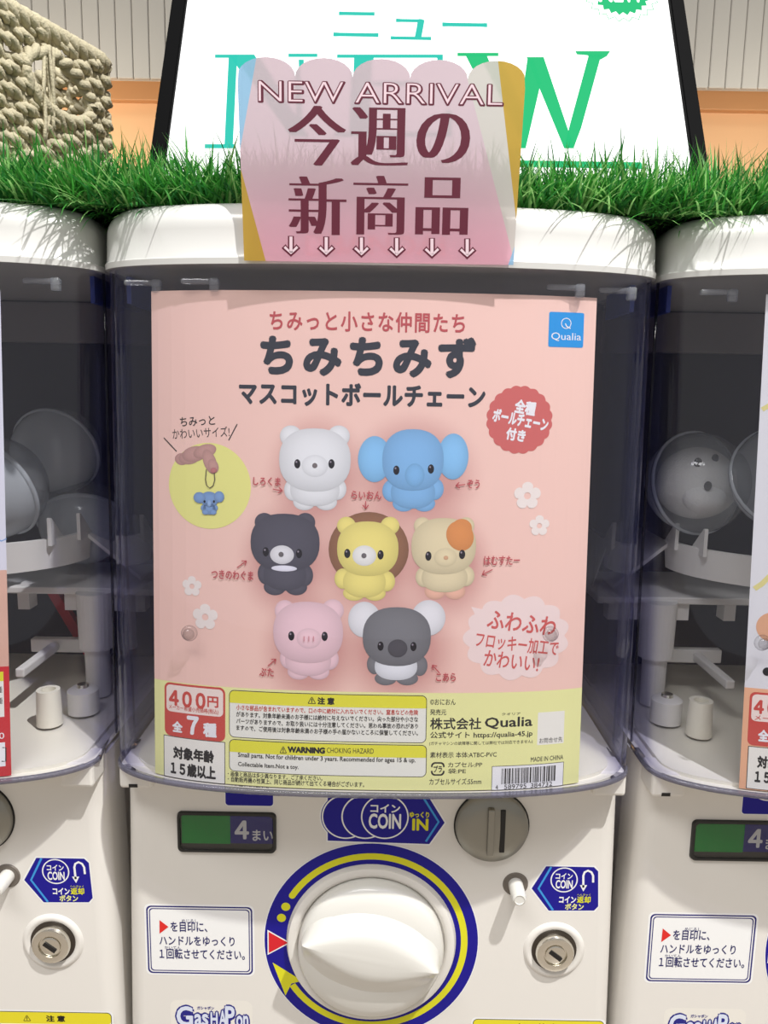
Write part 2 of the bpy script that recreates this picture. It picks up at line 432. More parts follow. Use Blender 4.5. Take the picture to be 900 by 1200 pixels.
# case floor
bm = bmesh.new()
loft(bm, [[(x, y, z) for x, y in outline(Z_BOT, o_, 0.60)] for z, o_ in ((Z_BOT-0.0038, 0.0022), (Z_BOT-0.0031, 0.0022), (Z_BOT-0.0031, 0.0095), (Z_BOT-0.0008, 0.0095))]); fix_normals(bm)
obj('case_floor', bm, M_FLOORP, root)
# underside rim, where the clear case ends
bm = bmesh.new()
rr_ = [[(x, y, z) for x, y in outline(Z_BOT, o, 0.452)] for z, o in ((Z_BOT-0.0034, 0.004), (Z_BOT-0.0036, -0.0005), (Z_BOT-0.0026, -0.0014), (Z_BOT-0.001, -0.0010), (Z_BOT-0.0003, 0.0))]
loft(bm, rr_, closed=False, cap0=False, cap1=False); fix_normals(bm)
o = obj('case_rim', bm, M_RIM, root, True)
md = o.modifiers.new('thick', 'SOLIDIFY'); md.thickness = 0.0012; md.offset = -1
# the clear case: real wall thickness
bm = bmesh.new()
zs = [Z_BOT-0.0004, Z_BOT+0.006, ZC-0.15, ZC-0.08, ZC, ZC+0.04, Z_TOP+0.004]
ou = [[(x, y, z) for x, y in outline(z, 0.0, 0.56)] for z in zs]
inn = [[(x, y, z) for x, y in outline(z, 0.0024, 0.56)] for z in zs]
loft(bm, ou, False, False, False); loft(bm, inn, False, False, False); fix_normals(bm)
case = obj('clear_case', bm, M_CASE, root, True)
for sx in (-1, 1):
    bm = bmesh.new(); tube(bm, [(sx*(wz(z)+0.0003), 0.4535, z) for z in (Z_BOT+0.001, ZC, Z_TOP)], 0.0009, 8)
    obj('case_seam', bm, MATS.get('seam_plastic') or clear_mat('seam_plastic', (0.5, 0.5, 0.58), (0.25, 0.25, 0.35)), case, True)
for px, py in ((222, 742), (645, 743)):                          # clear studs in the case front
    X, Z = P(lambda x, z: case_y(x, z), px, py)
    bm = bmesh.new(); lathe_y(bm, X, case_y(X, Z)+0.0005, Z, [(0.0044, 0), (0.0044, 0.001), (0.0036, 0.0018), (0.0012, 0.0022)], 24)
    lathe_y(bm, X, case_y(X, Z)-0.0018, Z, [(0.0032, 0), (0.003, 0.0012)], 20)
    obj('case_stud', bm, clear_mat('stud_plastic_%d' % px, (0.85, 0.85, 0.85), (0.5, 0.48, 0.5)), case, True)
for X in (-0.128, -0.095, 0.098, 0.128):                         # moulded tabs under the lid
    yy = case_y(X, Z_TOP-0.01, 0.003)
    bm = bmesh.new(); box(bm, X-0.010, X+0.010, yy, yy+0.004, Z_TOP-0.0105, Z_TOP-0.0075, 0.001); box(bm, X+0.005, X+0.010, yy-0.0003, yy+0.004, Z_TOP-0.014, Z_TOP-0.007, 0.001)
    obj('case_tab', bm, M_CAPC, case)

# lid
bm = bmesh.new()
def lid_ring(z, off):
    pts = outline(Z_TOP, off-0.0018, 0.655-off, w=0.1518); return [(x, y, z) for x, y in pts]
H = 0.0315
prof = [(Z_TOP-0.001, 0.0005), (Z_TOP-0.001, -0.0004), (Z_TOP+0.002, -0.0006), (Z_TOP+0.003, 0.0002), (Z_TOP+0.017, 0.0008)]
for i in range(1, 9):
    a = radians(90*i/8); prof.append((Z_TOP+0.017+(H-0.017)*sin(a), 0.0008+0.013*(1-cos(a))))
loft(bm, [lid_ring(z, o) for z, o in prof], True, True, True); fix_normals(bm)
lid = obj('lid', bm, M_LID, root); smooth_by_angle(lid, 40)
def S_lid(x, z): return case_y(x*0.98, Z_TOP, -0.0016)
pr = Print(S_lid, base=1)
RED = ink(205, 30, 50)
pr.text('BANDAI', (385, 276, 522, 299), RED, 1, 0.03)
pr.rrect(pr.pbox(358, 275, 380, 300), 0.002, RED, 1)
pr.text('B', (362, 279, 376, 297), WHITE, 2, 0.05)
pr.build('brand_lettering', lid, 0.01)

# inside works: tray, pillars, floor posts
def tray(end, root):
    z0, z1 = ZC-0.119, ZC-0.099
    bm = bmesh.new()
    n = 40; ring = []
    for (r, z) in ((0.98, z0), (1.0, z1), (0.955, z1), (0.94, z0)):
        ring.append([(end*r*sin(-pi/2+pi*i/n), 0.535-0.075*r*cos(-pi/2+pi*i/n), z) for i in range(n+1)])
    ring.append(ring[0]); loft(bm, ring, False, False, False)
    fix_normals(bm)
    t = obj('capsule_tray', bm, M_TRAY, root); smooth_by_angle(t, 40)
    for sx in (-1, 1):
        bm = bmesh.new()
        for dx in (0.0, 0.0105):
            x = sx*(end-0.002-dx); y = 0.525 if dx == 0 else 0.503
            v = [bm.verts.new((x+q*0.0012, y+yy, z)) for q in (-1, 1) for yy, z in ((-0.008, z1-0.004), (0.014, z1-0.004), (0.008, z1+0.002), (-0.0062, z1+0.0145), (-0.008, z1+0.0145))]
            bm.faces.new(v[:5]); bm.faces.new(v[5:][::-1])
            for i in range(5):
                j = (i+1) % 5; bm.faces.new((v[i], v[j], v[5+j], v[5+i]))
        fix_normals(bm); obj('fin', bm, M_TRAY, t)
        # ramp plate that slopes from the tray to the wall
        bm = bmesh.new()
        a = [(sx*end*0.985, 0.53, z1-0.001), (sx*0.143, 0.53, z0-0.012), (sx*0.143, 0.59, z0-0.012), (sx*end*0.985, 0.59, z1-0.001)]
        lo = [(x, y, z-0.003) for x, y, z in a]; loft(bm, [lo, a]); fix_normals(bm); obj('ramp', bm, M_TRAY, t)
    bm = bmesh.new(); box(bm, -0.143, 0.143, 0.515, 0.595, z0-0.022, z0-0.017, 0.001)
    for k in range(9): 
        x = -0.13+k*0.0325; box(bm, x-0.004, x+0.004, 0.518, 0.53, z0-0.034, z0-0.0225)
    obj('tray_plate', bm, M_TRAY, root)
tray(0.137, root)
for sx in (-1, 1):
    bm = bmesh.new(); X = sx*0.116
    for z0, z1, r in ((ZC-0.178, ZC-0.1385, 0.0125), (Z_BOT+0.001, ZC-0.178, 0.0085)):
        R = [[(X+q*cos(2*pi*i/24), 0.515+q*sin(2*pi*i/24), z) for i in range(24)] for z, q in ((z0, r*0.94), (z1, r))]
        loft(bm, R)
    fix_normals(bm); obj('pillar', bm, M_TRAY, root); smooth_by_angle(SC.objects[-1] if False else root.children[-1], 40)
    bm = bmesh.new(); X = sx*0.103
    R = [[(X+q*cos(2*pi*i/24), 0.465+q*sin(2*pi*i/24), z) for i in range(24)] for z, q in ((Z_BOT+0.001, 0.008), (Z_BOT+0.024, 0.0072), (Z_BOT+0.024, 0.0045), (Z_BOT+0.016, 0.004))]
    loft(bm, R, cap0=False); fix_normals(bm); smooth_by_angle(obj('floor_post', bm, M_FLOORP, root), 40)
    bm = bmesh.new(); X = sx*0.117
    R = [[(X+q*cos(2*pi*i/24), 0.485+q*sin(2*pi*i/24), z) for i in range(24)] for z, q in ((Z_BOT+0.001, 0.010), (Z_BOT+0.016, 0.010), (Z_BOT+0.018, 0.007))]
    loft(bm, R, cap0=False); fix_normals(bm); sc_ = smooth_by_angle(obj('screw_boss', bm, M_TRAY, root), 40)
    bm = bmesh.new(); R = [[(X+q*cos(2*pi*i/16), 0.485+q*sin(2*pi*i/16), z) for i in range(16)] for z, q in ((Z_BOT+0.018, 0.004), (Z_BOT+0.02, 0.0036))]
    loft(bm, R); fix_normals(bm); obj('screw', bm, M_CHROME, sc_)
    bm = bmesh.new(); box(bm, min(sx*0.06, sx*0.11), max(sx*0.06, sx*0.11), 0.535, 0.542, ZC-0.19, ZC-0.18, 0.001)
    box(bm, min(sx*0.075, sx*0.081), max(sx*0.075, sx*0.081), 0.48, 0.535, ZC-0.188, ZC-0.182, 0.001); obj('linkage_arm', bm, M_TRAY, root)
bm = bmesh.new()
v = [(0.10-0.004, 0.55, Z_BOT+0.01), (0.104, 0.55, Z_BOT+0.01), (0.07, 0.55, ZC-0.14), (0.062, 0.55, ZC-0.14)]
loft(bm, [v, [(x, y+0.006, z) for x, y, z in v]]); fix_normals(bm)
obj('lever', bm, mat('red_lever', srgb(170, 40, 45), 0.4), root)

# --- dial
def pxb(x, y): return P(S_body, x, y)
cX, cZ = pxb(435, 1103.5)
R_OUT = (pxb(560, 1103)[0]-pxb(310, 1103)[0])/2
pr = Print(S_body, base=2)
pr.disc((cX, cZ), R_OUT+0.0006, R_OUT+0.0006, WHITE, 0, 96, 0.80)
pr.disc((cX, cZ), R_OUT, R_OUT, NAVY, 1, 96, 0.795)
def arc(a0, a1, r, wd, m, L, n=70):
    pr.stroke([(cX+r*cos(radians(a0+(a1-a0)*i/n)), cZ+r*sin(radians(a0+(a1-a0)*i/n))) for i in range(n+1)], wd, m, L, px=False)
ry = R_OUT*0.872
arc(148, -148, ry, R_OUT*0.062, YEL, 2)
pr.disc((cX+ry*cos(radians(148)), cZ+ry*sin(radians(148))), R_OUT*0.031, R_OUT*0.031, YEL, 2.2, 20)
for a in (156.5, 164.5): pr.disc((cX+ry*cos(radians(a)), cZ+ry*sin(radians(a))), R_OUT*0.042, R_OUT*0.042, YEL, 2, 24)
def tri(c, s, m, L, a0=0): pr.poly([(c[0]+s*cos(radians(a0+k*120)), c[1]+s*1.05*sin(radians(a0+k*120))) for k in range(3)], m, L)
tri((cX-R_OUT*0.90, cZ-0.0015), 0.0095, WHITE, 2); tri((cX-R_OUT*0.90, cZ-0.0015), 0.0080, ink(215, 35, 45), 3)
a1 = radians(-147); tip = (cX+ry*cos(a1), cZ+ry*sin(a1))
td = Vector((-sin(a1), cos(a1)))*-1; nn = Vector((cos(a1), sin(a1)))
pr.poly([(tip[0]+td.x*0.0205+nn.x*0.002, tip[1]+td.y*0.0205+nn.y*0.002), (tip[0]+nn.x*0.0078-td.x*0.003, tip[1]+nn.y*0.0078-td.y*0.003), (tip[0]+td.x*0.002, tip[1]+td.y*0.002), (tip[0]-nn.x*0.0068, tip[1]-nn.y*0.0068)], YEL, 2.4)
pr.build('dial_ring', root)
bm = bmesh.new(); RB = R_OUT*0.79
lathe_y(bm, cX, YB, cZ, [(RB, 0), (RB-0.001, 0.0035), (RB-0.004, 0.0045), (RB-0.0065, 0.003), (RB-0.007, 0.0005)], 96, cap1=True); fix_normals(bm)
smooth_by_angle(obj('dial_bezel', bm, M_BODY, root), 50)
bm = bmesh.new(); RK = RB-0.0078
lathe_y(bm, cX, YB, cZ, [(RK, 0.0006), (RK, 0.008), (RK-0.001, 0.0105), (RK-0.003, 0.012), (RK*0.8, 0.0145), (RK*0.5, 0.0165), (RK*0.2, 0.0172)], 96); fix_normals(bm)
knob = obj('dial_knob', bm, M_KNOB, root); smooth_by_angle(knob, 50)
bm = bmesh.new()
def lens(sc, h, wdt, off, e1_, e2_, tilt=-11.5, n=30):
    out = []; a = radians(tilt)
    for i in range(2*n):
        t = i/n
        if t <= 1: x = -cos(pi*t); s_ = 1
        else: x = cos(pi*(t-1)); s_ = -1
        z = s_*wdt*max(0, 1-abs(x)**e1_)**e2_
        X = x*RK*sc; out.append((cX+X*cos(a)-z*sin(a), YB-h, cZ+off+X*sin(a)+z*cos(a)))
    return out
loft(bm, [lens(0.97, 0.0085, RK*0.80, 0.0, 2, 0.55), lens(0.965, 0.0115, RK*0.77, 0.0008, 2, 0.58), lens(0.96, 0.0140, RK*0.66, 0.0025, 2, 0.68), lens(0.95, 0.0172, RK*0.52, 0.0042, 1.9, 0.8),
          lens(0.94, 0.0205, RK*0.41, 0.0056, 1.85, 0.9), lens(0.93, 0.0225, RK*0.345, 0.0062, 1.8, 0.95), lens(0.915, 0.0236, RK*0.30, 0.0064, 1.8, 0.95), lens(0.86, 0.0243, RK*0.20, 0.0064, 1.8, 0.95), lens(0.75, 0.0246, RK*0.08, 0.0064, 1.8, 0.95)]); fix_normals(bm)
smooth_by_angle(obj('handle', bm, M_KNOB, knob), 60)

# --- coin slot
sX, sZ = pxb(576, 967); rs = (pxb(619, 967)[0]-pxb(533, 967)[0])/2
bm = bmesh.new(); lathe_y(bm, sX, YB, sZ, [(rs*1.03, 0), (rs*1.03, 0.0006)], 64); cs0 = obj('coin_slot_recess', bm, M_BLACK, root)
bm = bmesh.new(); lathe_y(bm, sX, YB, sZ, [(rs, 0.0002), (rs*0.985, 0.003), (rs*0.95, 0.0045), (rs*0.6, 0.0063), (rs*0.2, 0.007)], 64); fix_normals(bm)
cs = obj('coin_slot', bm, M_METAL, root); smooth_by_angle(cs, 50)
bm = bmesh.new(); box(bm, sX-0.0035, sX+0.0005, YB-0.0095, YB-0.004, sZ-0.0150, sZ+0.0150, 0.0008); obj('guide_bar', bm, M_METAL, cs)
bm = bmesh.new(); box(bm, sX+0.0042, sX+0.0072, YB-0.0072, YB-0.004, sZ-0.0135, sZ+0.0135, 0.0003); obj('slit', bm, M_BLACK, cs)

# --- coin return button
bX, bZ = pxb(604, 1036)
bm = bmesh.new(); lathe_y(bm, bX, YB, bZ, [(0.0078, 0), (0.0072, 0.0008), (0.0062, 0.0005)], 40); fix_normals(bm)
bt = obj('return_button_hole', bm, mat('hole_shadow_plastic', srgb(110, 102, 94), 0.6), root)
bm = bmesh.new(); lathe_y(bm, bX, YB, bZ, [(0.0045, 0), (0.0044, 0.013), (0.0040, 0.0145), (0.003, 0.0152), (0.0026, 0.0148)], 32); fix_normals(bm)
smooth_by_angle(obj('return_button', bm, M_KNOB, root), 40)

# --- lock
lX, lZ = pxb(649, 1113)
bm = bmesh.new(); lathe_y(bm, lX, YB, lZ, [(0.0190, 0), (0.0175, 0.0014), (0.0155, 0.0016), (0.0142, 0.0004), (0.0136, 0.0003)], 64); fix_normals(bm)
lk = obj('lock_surround', bm, M_BODY, root); smooth_by_angle(lk, 50)
bm = bmesh.new(); lathe_y(bm, lX, YB, lZ, [(0.0140, 0.0004), (0.0136, 0.0008)], 48); obj('lock_recess', bm, mat('lock_gap', srgb(70, 62, 55), 0.4, metal=0.5), root)
bm = bmesh.new(); lathe_y(bm, lX, YB, lZ, [(0.0118, 0.0005), (0.0118, 0.0036), (0.0112, 0.0047), (0.0098, 0.0052), (0.0072, 0.0050), (0.0068, 0.0036)], 48); fix_normals(bm)
lc = obj('lock', bm, M_CHROME, root); smooth_by_angle(lc, 40)
bm = bmesh.new(); lathe_y(bm, lX, YB, lZ, [(0.0062, 0.0035), (0.0060, 0.0046), (0.0052, 0.0050)], 40); fix_normals(bm); smooth_by_angle(obj('lock_cylinder', bm, M_CHROME, lc), 40)
bm = bmesh.new(); box(bm, -0.0044, 0.0044, -0.0005, 0.0005, -0.0013, 0.0013)
bmesh.ops.rotate(bm, cent=(0, 0, 0), matrix=Matrix.Rotation(radians(38), 3, 'Y'), verts=bm.verts); bmesh.ops.translate(bm, vec=(lX, YB-0.0052, lZ), verts=bm.verts)
obj('keyhole', bm, M_BLACK, lc)

# --- coin count window
wb = Print(S_body).pbox(208, 951, 324, 998)
bm = bmesh.new()
fr = [[(x, YB-h, z) for x, z in rr(grow(wb, g), 0.003)] for g, h in ((0.0, 0.0), (-0.0004, 0.0018), (-0.0018, 0.0018), (-0.0022, 0.0002))]
loft(bm, fr, True, False, True); fix_normals(bm)
win = obj('coin_count_window', bm, mat('window_black', srgb(30, 30, 30), 0.35), root)
pr = Print(S_body, base=6)
pr.poly(rr(pr.pbox(213, 955, 270, 988), 0.0005), ink(12, 138, 55), 1); pr.poly(rr(pr.pbox(270, 955, 321, 988), 0.0005), ink(22, 18, 120), 1)
LG = ink(222, 222, 226)
pr.text('４', (275, 961, 292, 983), LG, 2, 0.035); pr.text('まい', (296, 972, 320, 985), LG, 2, 0.02)
pr.build('price_card', win)
bm = bmesh.new(); gb = grow(wb, -0.0022); box(bm, gb[0], gb[1], YB-0.0014, YB-0.0011, gb[2], gb[3]); obj('window_pane', bm, clear_mat('pane_plastic', (0.97, 0.97, 0.97), (0.7, 0.7, 0.7)), win)

# --- stickers
pr = Print(S_body, base=1)                                        # blue sticker mostly under the case
b = pr.pbox(264, 900, 320, 944); pr.rrect(grow(b, 0.0004), 0.002, WHITE, 0); pr.rrect(b, 0.002, NAVY, 1)
pr.pdisc(293, 906, 24, WHITE, 2, 48, 0.94)
pr.build('blue_sticker', root)
pr = Print(S_body, base=1)                                        # coin arrow sticker
def coin_sticker_shapes(gx, m, L):
    for x in (405, 428, 451): pr.pdisc(x, 957, 29+gx, m, L+0.05*(x-400)/20, 48)
    pr.ppoly([(384-gx, 985+gx), (384-gx, 930), (500+gx*.5, 930-gx), (521+gx*1.5, 964), (503+gx*.5, 989+gx)], m, L+0.2)
coin_sticker_shapes(1.6, WHITE, 0); coin_sticker_shapes(0, NAVY, 1)
for i, x in enumerate((405, 428, 451)):
    L = 2+0.9*i; pr.pdisc(x, 957, 28, NAVY, L, 48)
    pr.pdisc(x, 957, 28, WHITE, L+0.4, 56, 0.94)
SKY = ink(60, 150, 220)
pr.stroke([(497, 936), (514, 963), (499, 986)], 0.0013, SKY, 2)
pr.text('コイン', (434, 942, 469, 952), WHITE, 5, 0.03); pr.text('COIN', (432, 953, 470, 971), WHITE, 5, 0.03)
pr.text('ゆっくり', (480, 951, 503, 958), YEL, 5, 0.04); pr.text('IN', (483, 959, 502, 973), YEL, 5, 0.035)
pr.build('coin_arrow_sticker', root)
pr = Print(S_body, base=1)                                        # coin return sticker
def ret(g, m, L):
    pr.ppoly([(623-g*1.6, 1041), (640-g*.6, 1015-g), (696+g, 1016-g), (701+g, 1021), (701+g, 1062), (696+g, 1067+g), (643-g*.6, 1067+g)], m, L)
ret(1.5, WHITE, 0); ret(0, NAVY, 1)
pr.stroke([(646, 1015.5), (631, 1041), (648, 1066.5)], 0.0013, SKY, 2)
pr.pdisc(661, 1031, 16, WHITE, 2, 48, 0.91)
pr.text('コイン', (651, 1023, 671, 1030), WHITE, 3, 0.03); pr.text('COIN', (651, 1031, 671, 1041), WHITE, 3, 0.03)
pr.stroke([(683.5, 1040), (683.5, 1026), (685, 1022), (689, 1020), (693, 1022), (695, 1026), (695, 1034)], 0.0013, WHITE, 2)
pr.ppoly([(679.5, 1037), (688, 1037), (683.5, 1044.5)], WHITE, 2)
pr.text('コイン', (655, 1050, 675, 1058), WHITE, 3, 0.04); pr.text('返却', (676, 1050, 692, 1058), YEL, 3, 0.03)
pr.text('へんきゃく', (676, 1047, 692, 1049.6), YEL, 3); pr.text('ボタン', (662, 1058.5, 684, 1066), ink(225, 225, 150), 3, 0.04)
pr.build('coin_return_sticker', root)
pr = Print(S_body, base=1)                                        # instruction label
b = pr.pbox(172.5, 1062, 296, 1141)
pr.rrect(grow(b, 0.0012), 0.0035, WHITE, 0)
pr.rrect(b, 0.003, ink(30, 25, 110), 1, (grow(b, -0.0009), 0.0026)); pr.rrect(grow(b, -0.0017), 0.0022, ink(30, 25, 110), 1, (grow(b, -0.0023), 0.002))
pr.ppoly([(187, 1078), (187, 1094), (197.5, 1086)], ink(222, 45, 40), 2)
IB = ink(28, 28, 95)
pr.text('を目印に、', (200, 1080, 243, 1092), IB, 2, 0.015); pr.text('めじるし', (213, 1077, 232, 1081), IB, 2)
pr.text('ハンドルをゆっくり', (187, 1097, 275, 1108), IB, 2, 0.015); pr.text('１回転させてください。', (187, 1112, 287, 1124), IB, 2, 0.015)
pr.text('かいてん', (193, 1108.5, 212, 1112), IB, 2)
pr.build('instruction_label', root)
pr = Print(S_body, base=1)                                        # logo
LB = ink(35, 35, 130)
pr.rrect(pr.pbox(200, 1172, 296, 1216), 0.005, ink(232, 228, 220), 0)
for s, px in (('G', (205, 1177, 228, 1204)), ('as', (226, 1186, 246, 1204)), ('H', (245, 1184, 257, 1204)), ('A', (255, 1182, 267, 1204)), ('P', (262, 1177, 277, 1204)), ('on', (275, 1188, 293, 1206))):
    pr.text(s, px, LB, 1, 0.16); x0, y0, x1, y1 = px
    pr.text(s, (x0+1.8, y0+1.8, x1-1.8, y1-1.8), ink(215, 222, 240), 2, 0.03)
pr.text('ガシャポン', (231, 1179, 251, 1183), LB, 2, 0.03)
pr.build('logo_sticker', root)
pr = Print(S_body, base=1)                                        # warning label at the bottom
b = pr.pbox(553, 1195, 706, 1260); pr.rrect(grow(b, 0.001), 0.003, WHITE, 0); pr.rrect(b, 0.003, ink(30, 30, 30), 1)
pr.rrect(grow(b, -0.0004), 0.003, ink(235, 235, 230), 2)
b2 = (b[0]+0.0004, b[1]-0.0004, b[3]-0.0085, b[3]-0.0004); pr.rrect(b2, 0.0025, ink(228, 215, 45), 3)
zz = b[3]-0.0046
BKI = ink(25, 25, 25)
pr.text_at('⚠', ((b[0]+b[1])/2-0.012, zz), 0.0045, 0.0042, BKI, 4, 0.02); pr.text_at('注 意', ((b[0]+b[1])/2+0.006, zz), 0.012, 0.0045, BKI, 4, 0.04)
for k, s in enumerate(('小さな部品が含まれていますので、口の中に', '絶対に入れないでください。')):
    pr.text_at(s, ((b[0]+b[1])/2, b[3]-0.0125-k*0.006), 0.062-k*0.02, 0.0035, BKI, 4)
pr.build('warning_label', root)

# neighbours
for dx, lab in ((-PITCHX, 'white capsule toy machine cut by the left edge, under the woven basket'), (PITCHX, 'white capsule toy machine cut by the right edge, with a plush toy capsule')):
    c = copy_tree(root); c.location = (dx, 0, 0); c['label'] = lab
    for ch in list(c.children):
        if ch.name.startswith('capsule_tray'):
            for g in list(ch.children): bpy.data.objects.remove(g)
            bpy.data.objects.remove(ch)
        elif ch.name.startswith('tray_plate'): bpy.data.objects.remove(ch)
    tray(0.108, c)

# ================================================================== POSTER
PINK = mat('poster_pink', srgb(246, 206, 190), 0.5, 0.35, noise=0.012, nscale=14)
PALE = mat('poster_yellow', srgb(238, 238, 165), 0.5, 0.35)
poster = empty('poster', 'pink poster of seven small animal toys inside the middle machine', 'poster', (0, 0, 0))
CUT = 0.008
def print_part(name, fn, base=2):
    pr = Print(S_poster, base=base); fn(pr); return pr.build(name, poster, CUT)
def sheet(pr):
    c = [pr.p(177, 341), pr.p(699, 349.5), pr.p(678, 925), pr.p(182, 900)]
    zb = Z_BOT-0.0022; xl = c[3][0]; xr = c[2][0]
    x0 = (c[0][0]+xl)/2; x1 = (c[1][0]+xr)/2; z1 = (c[0][1]+c[1][1])/2
    pr.poly([(x0, zb), (x1, zb), (x1, z1), (x0, z1)], PINK, -0.5)
    zy = pr.p(430, 811)[1]; pr.poly([(x0, zb), (x1, zb), (x1, zy), (x0, zy)], PALE, 0.7)
    return
print_part('sheet', sheet, 1)
RINK = ink(190, 80, 82); DINK = ink(48, 52, 60); BINK = ink(40, 38, 36)
def f(pr): pr.text('ちみっと小さな仲間たち', (316, 365, 545, 389), RINK, 0, 0.022, space=1.15)
print_part('tagline_lettering', f)
def f(pr):
    pr.text('ちみちみず', (305, 393, 558, 442), DINK, 0, 0.052, res=5, space=1.28)
    pr.text('マスコットボールチェーン', (280, 449, 569, 477), DINK, 0, 0.042, res=4, space=1.06)
print_part('title_lettering', f)
def f(pr):
    b = pr.pbox(643, 366, 684, 407); pr.rrect(b, 0.001, ink(28, 150, 222), 0)
    pr.pdisc(663.5, 379, 6, WHITE, 1, 32, 0.86); pr.stroke([(662.5, 379), (664, 382.5), (668.5, 385)], 0.0006, WHITE, 1)
    pr.text('Qualia', (646, 390, 681, 400), WHITE, 1)
print_part('maker_logo', f)
BADGE = ink(208, 104, 98)
def f(pr):
    c = pr.p(609, 492); r = (pr.p(648, 492)[0]-pr.p(570, 492)[0])/2
    pr.poly(scallop(c, r, r, 20, 0.05), BADGE, 0)
    pr.text('全種', (603, 469, 628, 486), WHITE, 1, 0.05, -9); pr.text('ボールチェーン', (577, 484, 643, 500), WHITE, 1, 0.05, -10); pr.text('付き', (593, 502, 616, 517), WHITE, 1, 0.05, -9)
print_part('round_badge', f)
def f(pr):
    pr.text('ちみっと', (211, 488, 252, 499), BINK, 0, 0.01, 4); pr.text('かわいいサイズ!', (202, 501, 269, 513), BINK, 0, 0.0, 4)
    pr.stroke([(192, 513), (207, 529)], 0.0006, BINK, 0); pr.stroke([(278, 497), (268, 516)], 0.0006, BINK, 0)
print_part('size_note_lettering', f)
def f(pr):
    pr.pdisc(245, 569.5, 48, ink(236, 234, 140), 0, 64)
    sk = (196, 152, 142)
    for (x, y, rx, ry, rot) in ((222, 536, 13, 8, 12), (213, 538, 8, 7, 0), (228, 532, 15, 9, 15), (240, 529, 14, 8, 20), (246, 541, 7.5, 15, 20), (250, 546, 6, 8.5, 20)):
        pr.blob(x, y, rx, ry, sk, 1+0.25*(x-205)/10, rot, 0.8, 1.05)
    pr.blob(250.5, 551, 3.6, 3.2, (188, 120, 118), 7, 20, 0.9)
    pr.stroke([(242, 550), (241, 562), (242.5, 569), (246, 572), (250, 569), (252, 562), (251, 552)], 0.0005, ink(90, 80, 60), 6.5)
    bl = (126, 160, 205)
    for (x, y, rx, ry) in ((234, 583, 7, 6.5), (257, 582, 6, 6.5), (245.5, 585, 10.5, 9), (245.5, 596, 7.5, 7), (241, 600, 4, 3), (250, 600, 4, 3), (238.5, 595, 3, 3.5), (252.5, 595, 3, 3.5)): pr.blob(x, y, rx, ry, bl, 6+0.2*(x % 7), 0, 0.75)
    pr.blob(245.5, 589.5, 2.6, 4.2, (150, 182, 222), 9); 
    for x in (240, 251): pr.blob(x, 587.5, 1.2, 1.6, (25, 25, 35), 9)
print_part('size_photo_circle', f)
def arrow(pr, a, b_):
    pr.stroke([a, b_], 0.0005, RINK, 0); dx, dy = b_[0]-a[0], b_[1]-a[1]; l = sqrt(dx*dx+dy*dy); dx, dy = dx/l, dy/l
    for s in (-1, 1): pr.stroke([(b_[0]-4.5*dx+s*3.4*dy, b_[1]-4.5*dy-s*3.4*dx), b_], 0.0005, RINK, 0)
for s, px, a, b_ in (('しろくま', (297, 559, 329, 569), (320, 573), (331, 575)), ('らいおん', (412, 575, 447, 585), (428.5, 587), (428.5, 596)), ('ぞう', (547, 562, 562, 572), (545, 567.5), (534, 569)),
                     ('つきのわぐま', (248, 668, 297, 679), (278, 665), (289, 657)), ('はむすたー', (567, 651, 609, 662), (577, 667), (565, 673)), ('ぶた', (304, 782, 321, 792), (314, 780), (323.5, 772)), ('こあら', (511, 788, 534, 798), (515, 788), (506.5, 779))):
    def f(pr, s=s, px=px, a=a, b_=b_): pr.text(s, px, RINK, 0, 0.02); arrow(pr, a, b_)
    print_part('name_lettering', f, 12)
for x, y, r in ((618, 581, 16), (632, 616, 12), (225, 687, 11.5), (240.5, 723, 15)):
    def f(pr, x=x, y=y, r=r):
        c = pr.p(x, y); R = (pr.p(x+r, y)[0]-pr.p(x-r, y)[0])/2; pts = []
        for i in range(60):
            a = 2*pi*i/60; q = R*(0.66+0.34*abs(cos(2.5*(a-pi/2)))**0.6); pts.append((c[0]+q*cos(a), c[1]+q*sin(a)))
        pr.poly([pts, el(c, R*0.25, R*0.25, 20)], ink(242, 232, 222), 1)
    print_part('printed_flower', f)
def f(pr):
    c = pr.p(606, 747); rx = (pr.p(669, 747)[0]-pr.p(544, 747)[0])/2; rz = (pr.p(606, 697)[1]-pr.p(606, 798)[1])/2
    m = ink(244, 222, 214); pr.poly(scallop(c, rx, rz, 13, 0.11), m, 0); pr.ppoly([(552, 711), (575, 716), (562, 730)], m, 0.2)
    for s, px, bd in (('ふわふわ', (571, 719, 652, 741), 0.02), ('フロッキー加工で', (557, 746, 655, 764), 0.015), ('かわいい!', (567, 765, 632, 784), 0.015)):
        pr.text(s, px, ink(212, 96, 90), 1, bd, -8)
print_part('speech_cloud', f)

PK = (246, 206, 190)
# --- printed pictures of the seven toys, and the deeper pink the poster has round them
def f(pr):
    xs = [278+4.0*i for i in range(76)]; ys = [478+4.0*i for i in range(88)]; k = pr.mi(M_PRINT)
    E_ = [(369, 552, 50, 62), (484, 552, 66, 62), (334, 652, 48, 60), (430, 655, 54, 60), (521, 657, 46, 58), (362, 755, 50, 60), (465, 757, 60, 58)]
    a, b_ = srgb(*PK), srgb(208, 150, 140); G = []
    for y in ys:
        row = []
        for x in xs:
            q = 1.0
            for cx, cy, rx, ry_ in E_:
                d = sqrt(((x-cx-2)/rx)**2+((y-cy-5)/ry_)**2); q *= 1-0.85*max(0, min(1, (1.28-d)/0.6))**1.3
            p_ = pr.p(x, y); v = pr._v(p_[0], p_[1], 0); v[pr.cl] = tuple(b_[j]*(1-q)+a[j]*q for j in range(3))+(1,); row.append(v)
        G.append(row)
    for r0, r1 in zip(G[:-1], G[1:]):
        for i in range(len(xs)-1):
            g = pr.bm.faces.new((r0[i], r0[i+1], r1[i+1], r1[i])); g.material_index = k
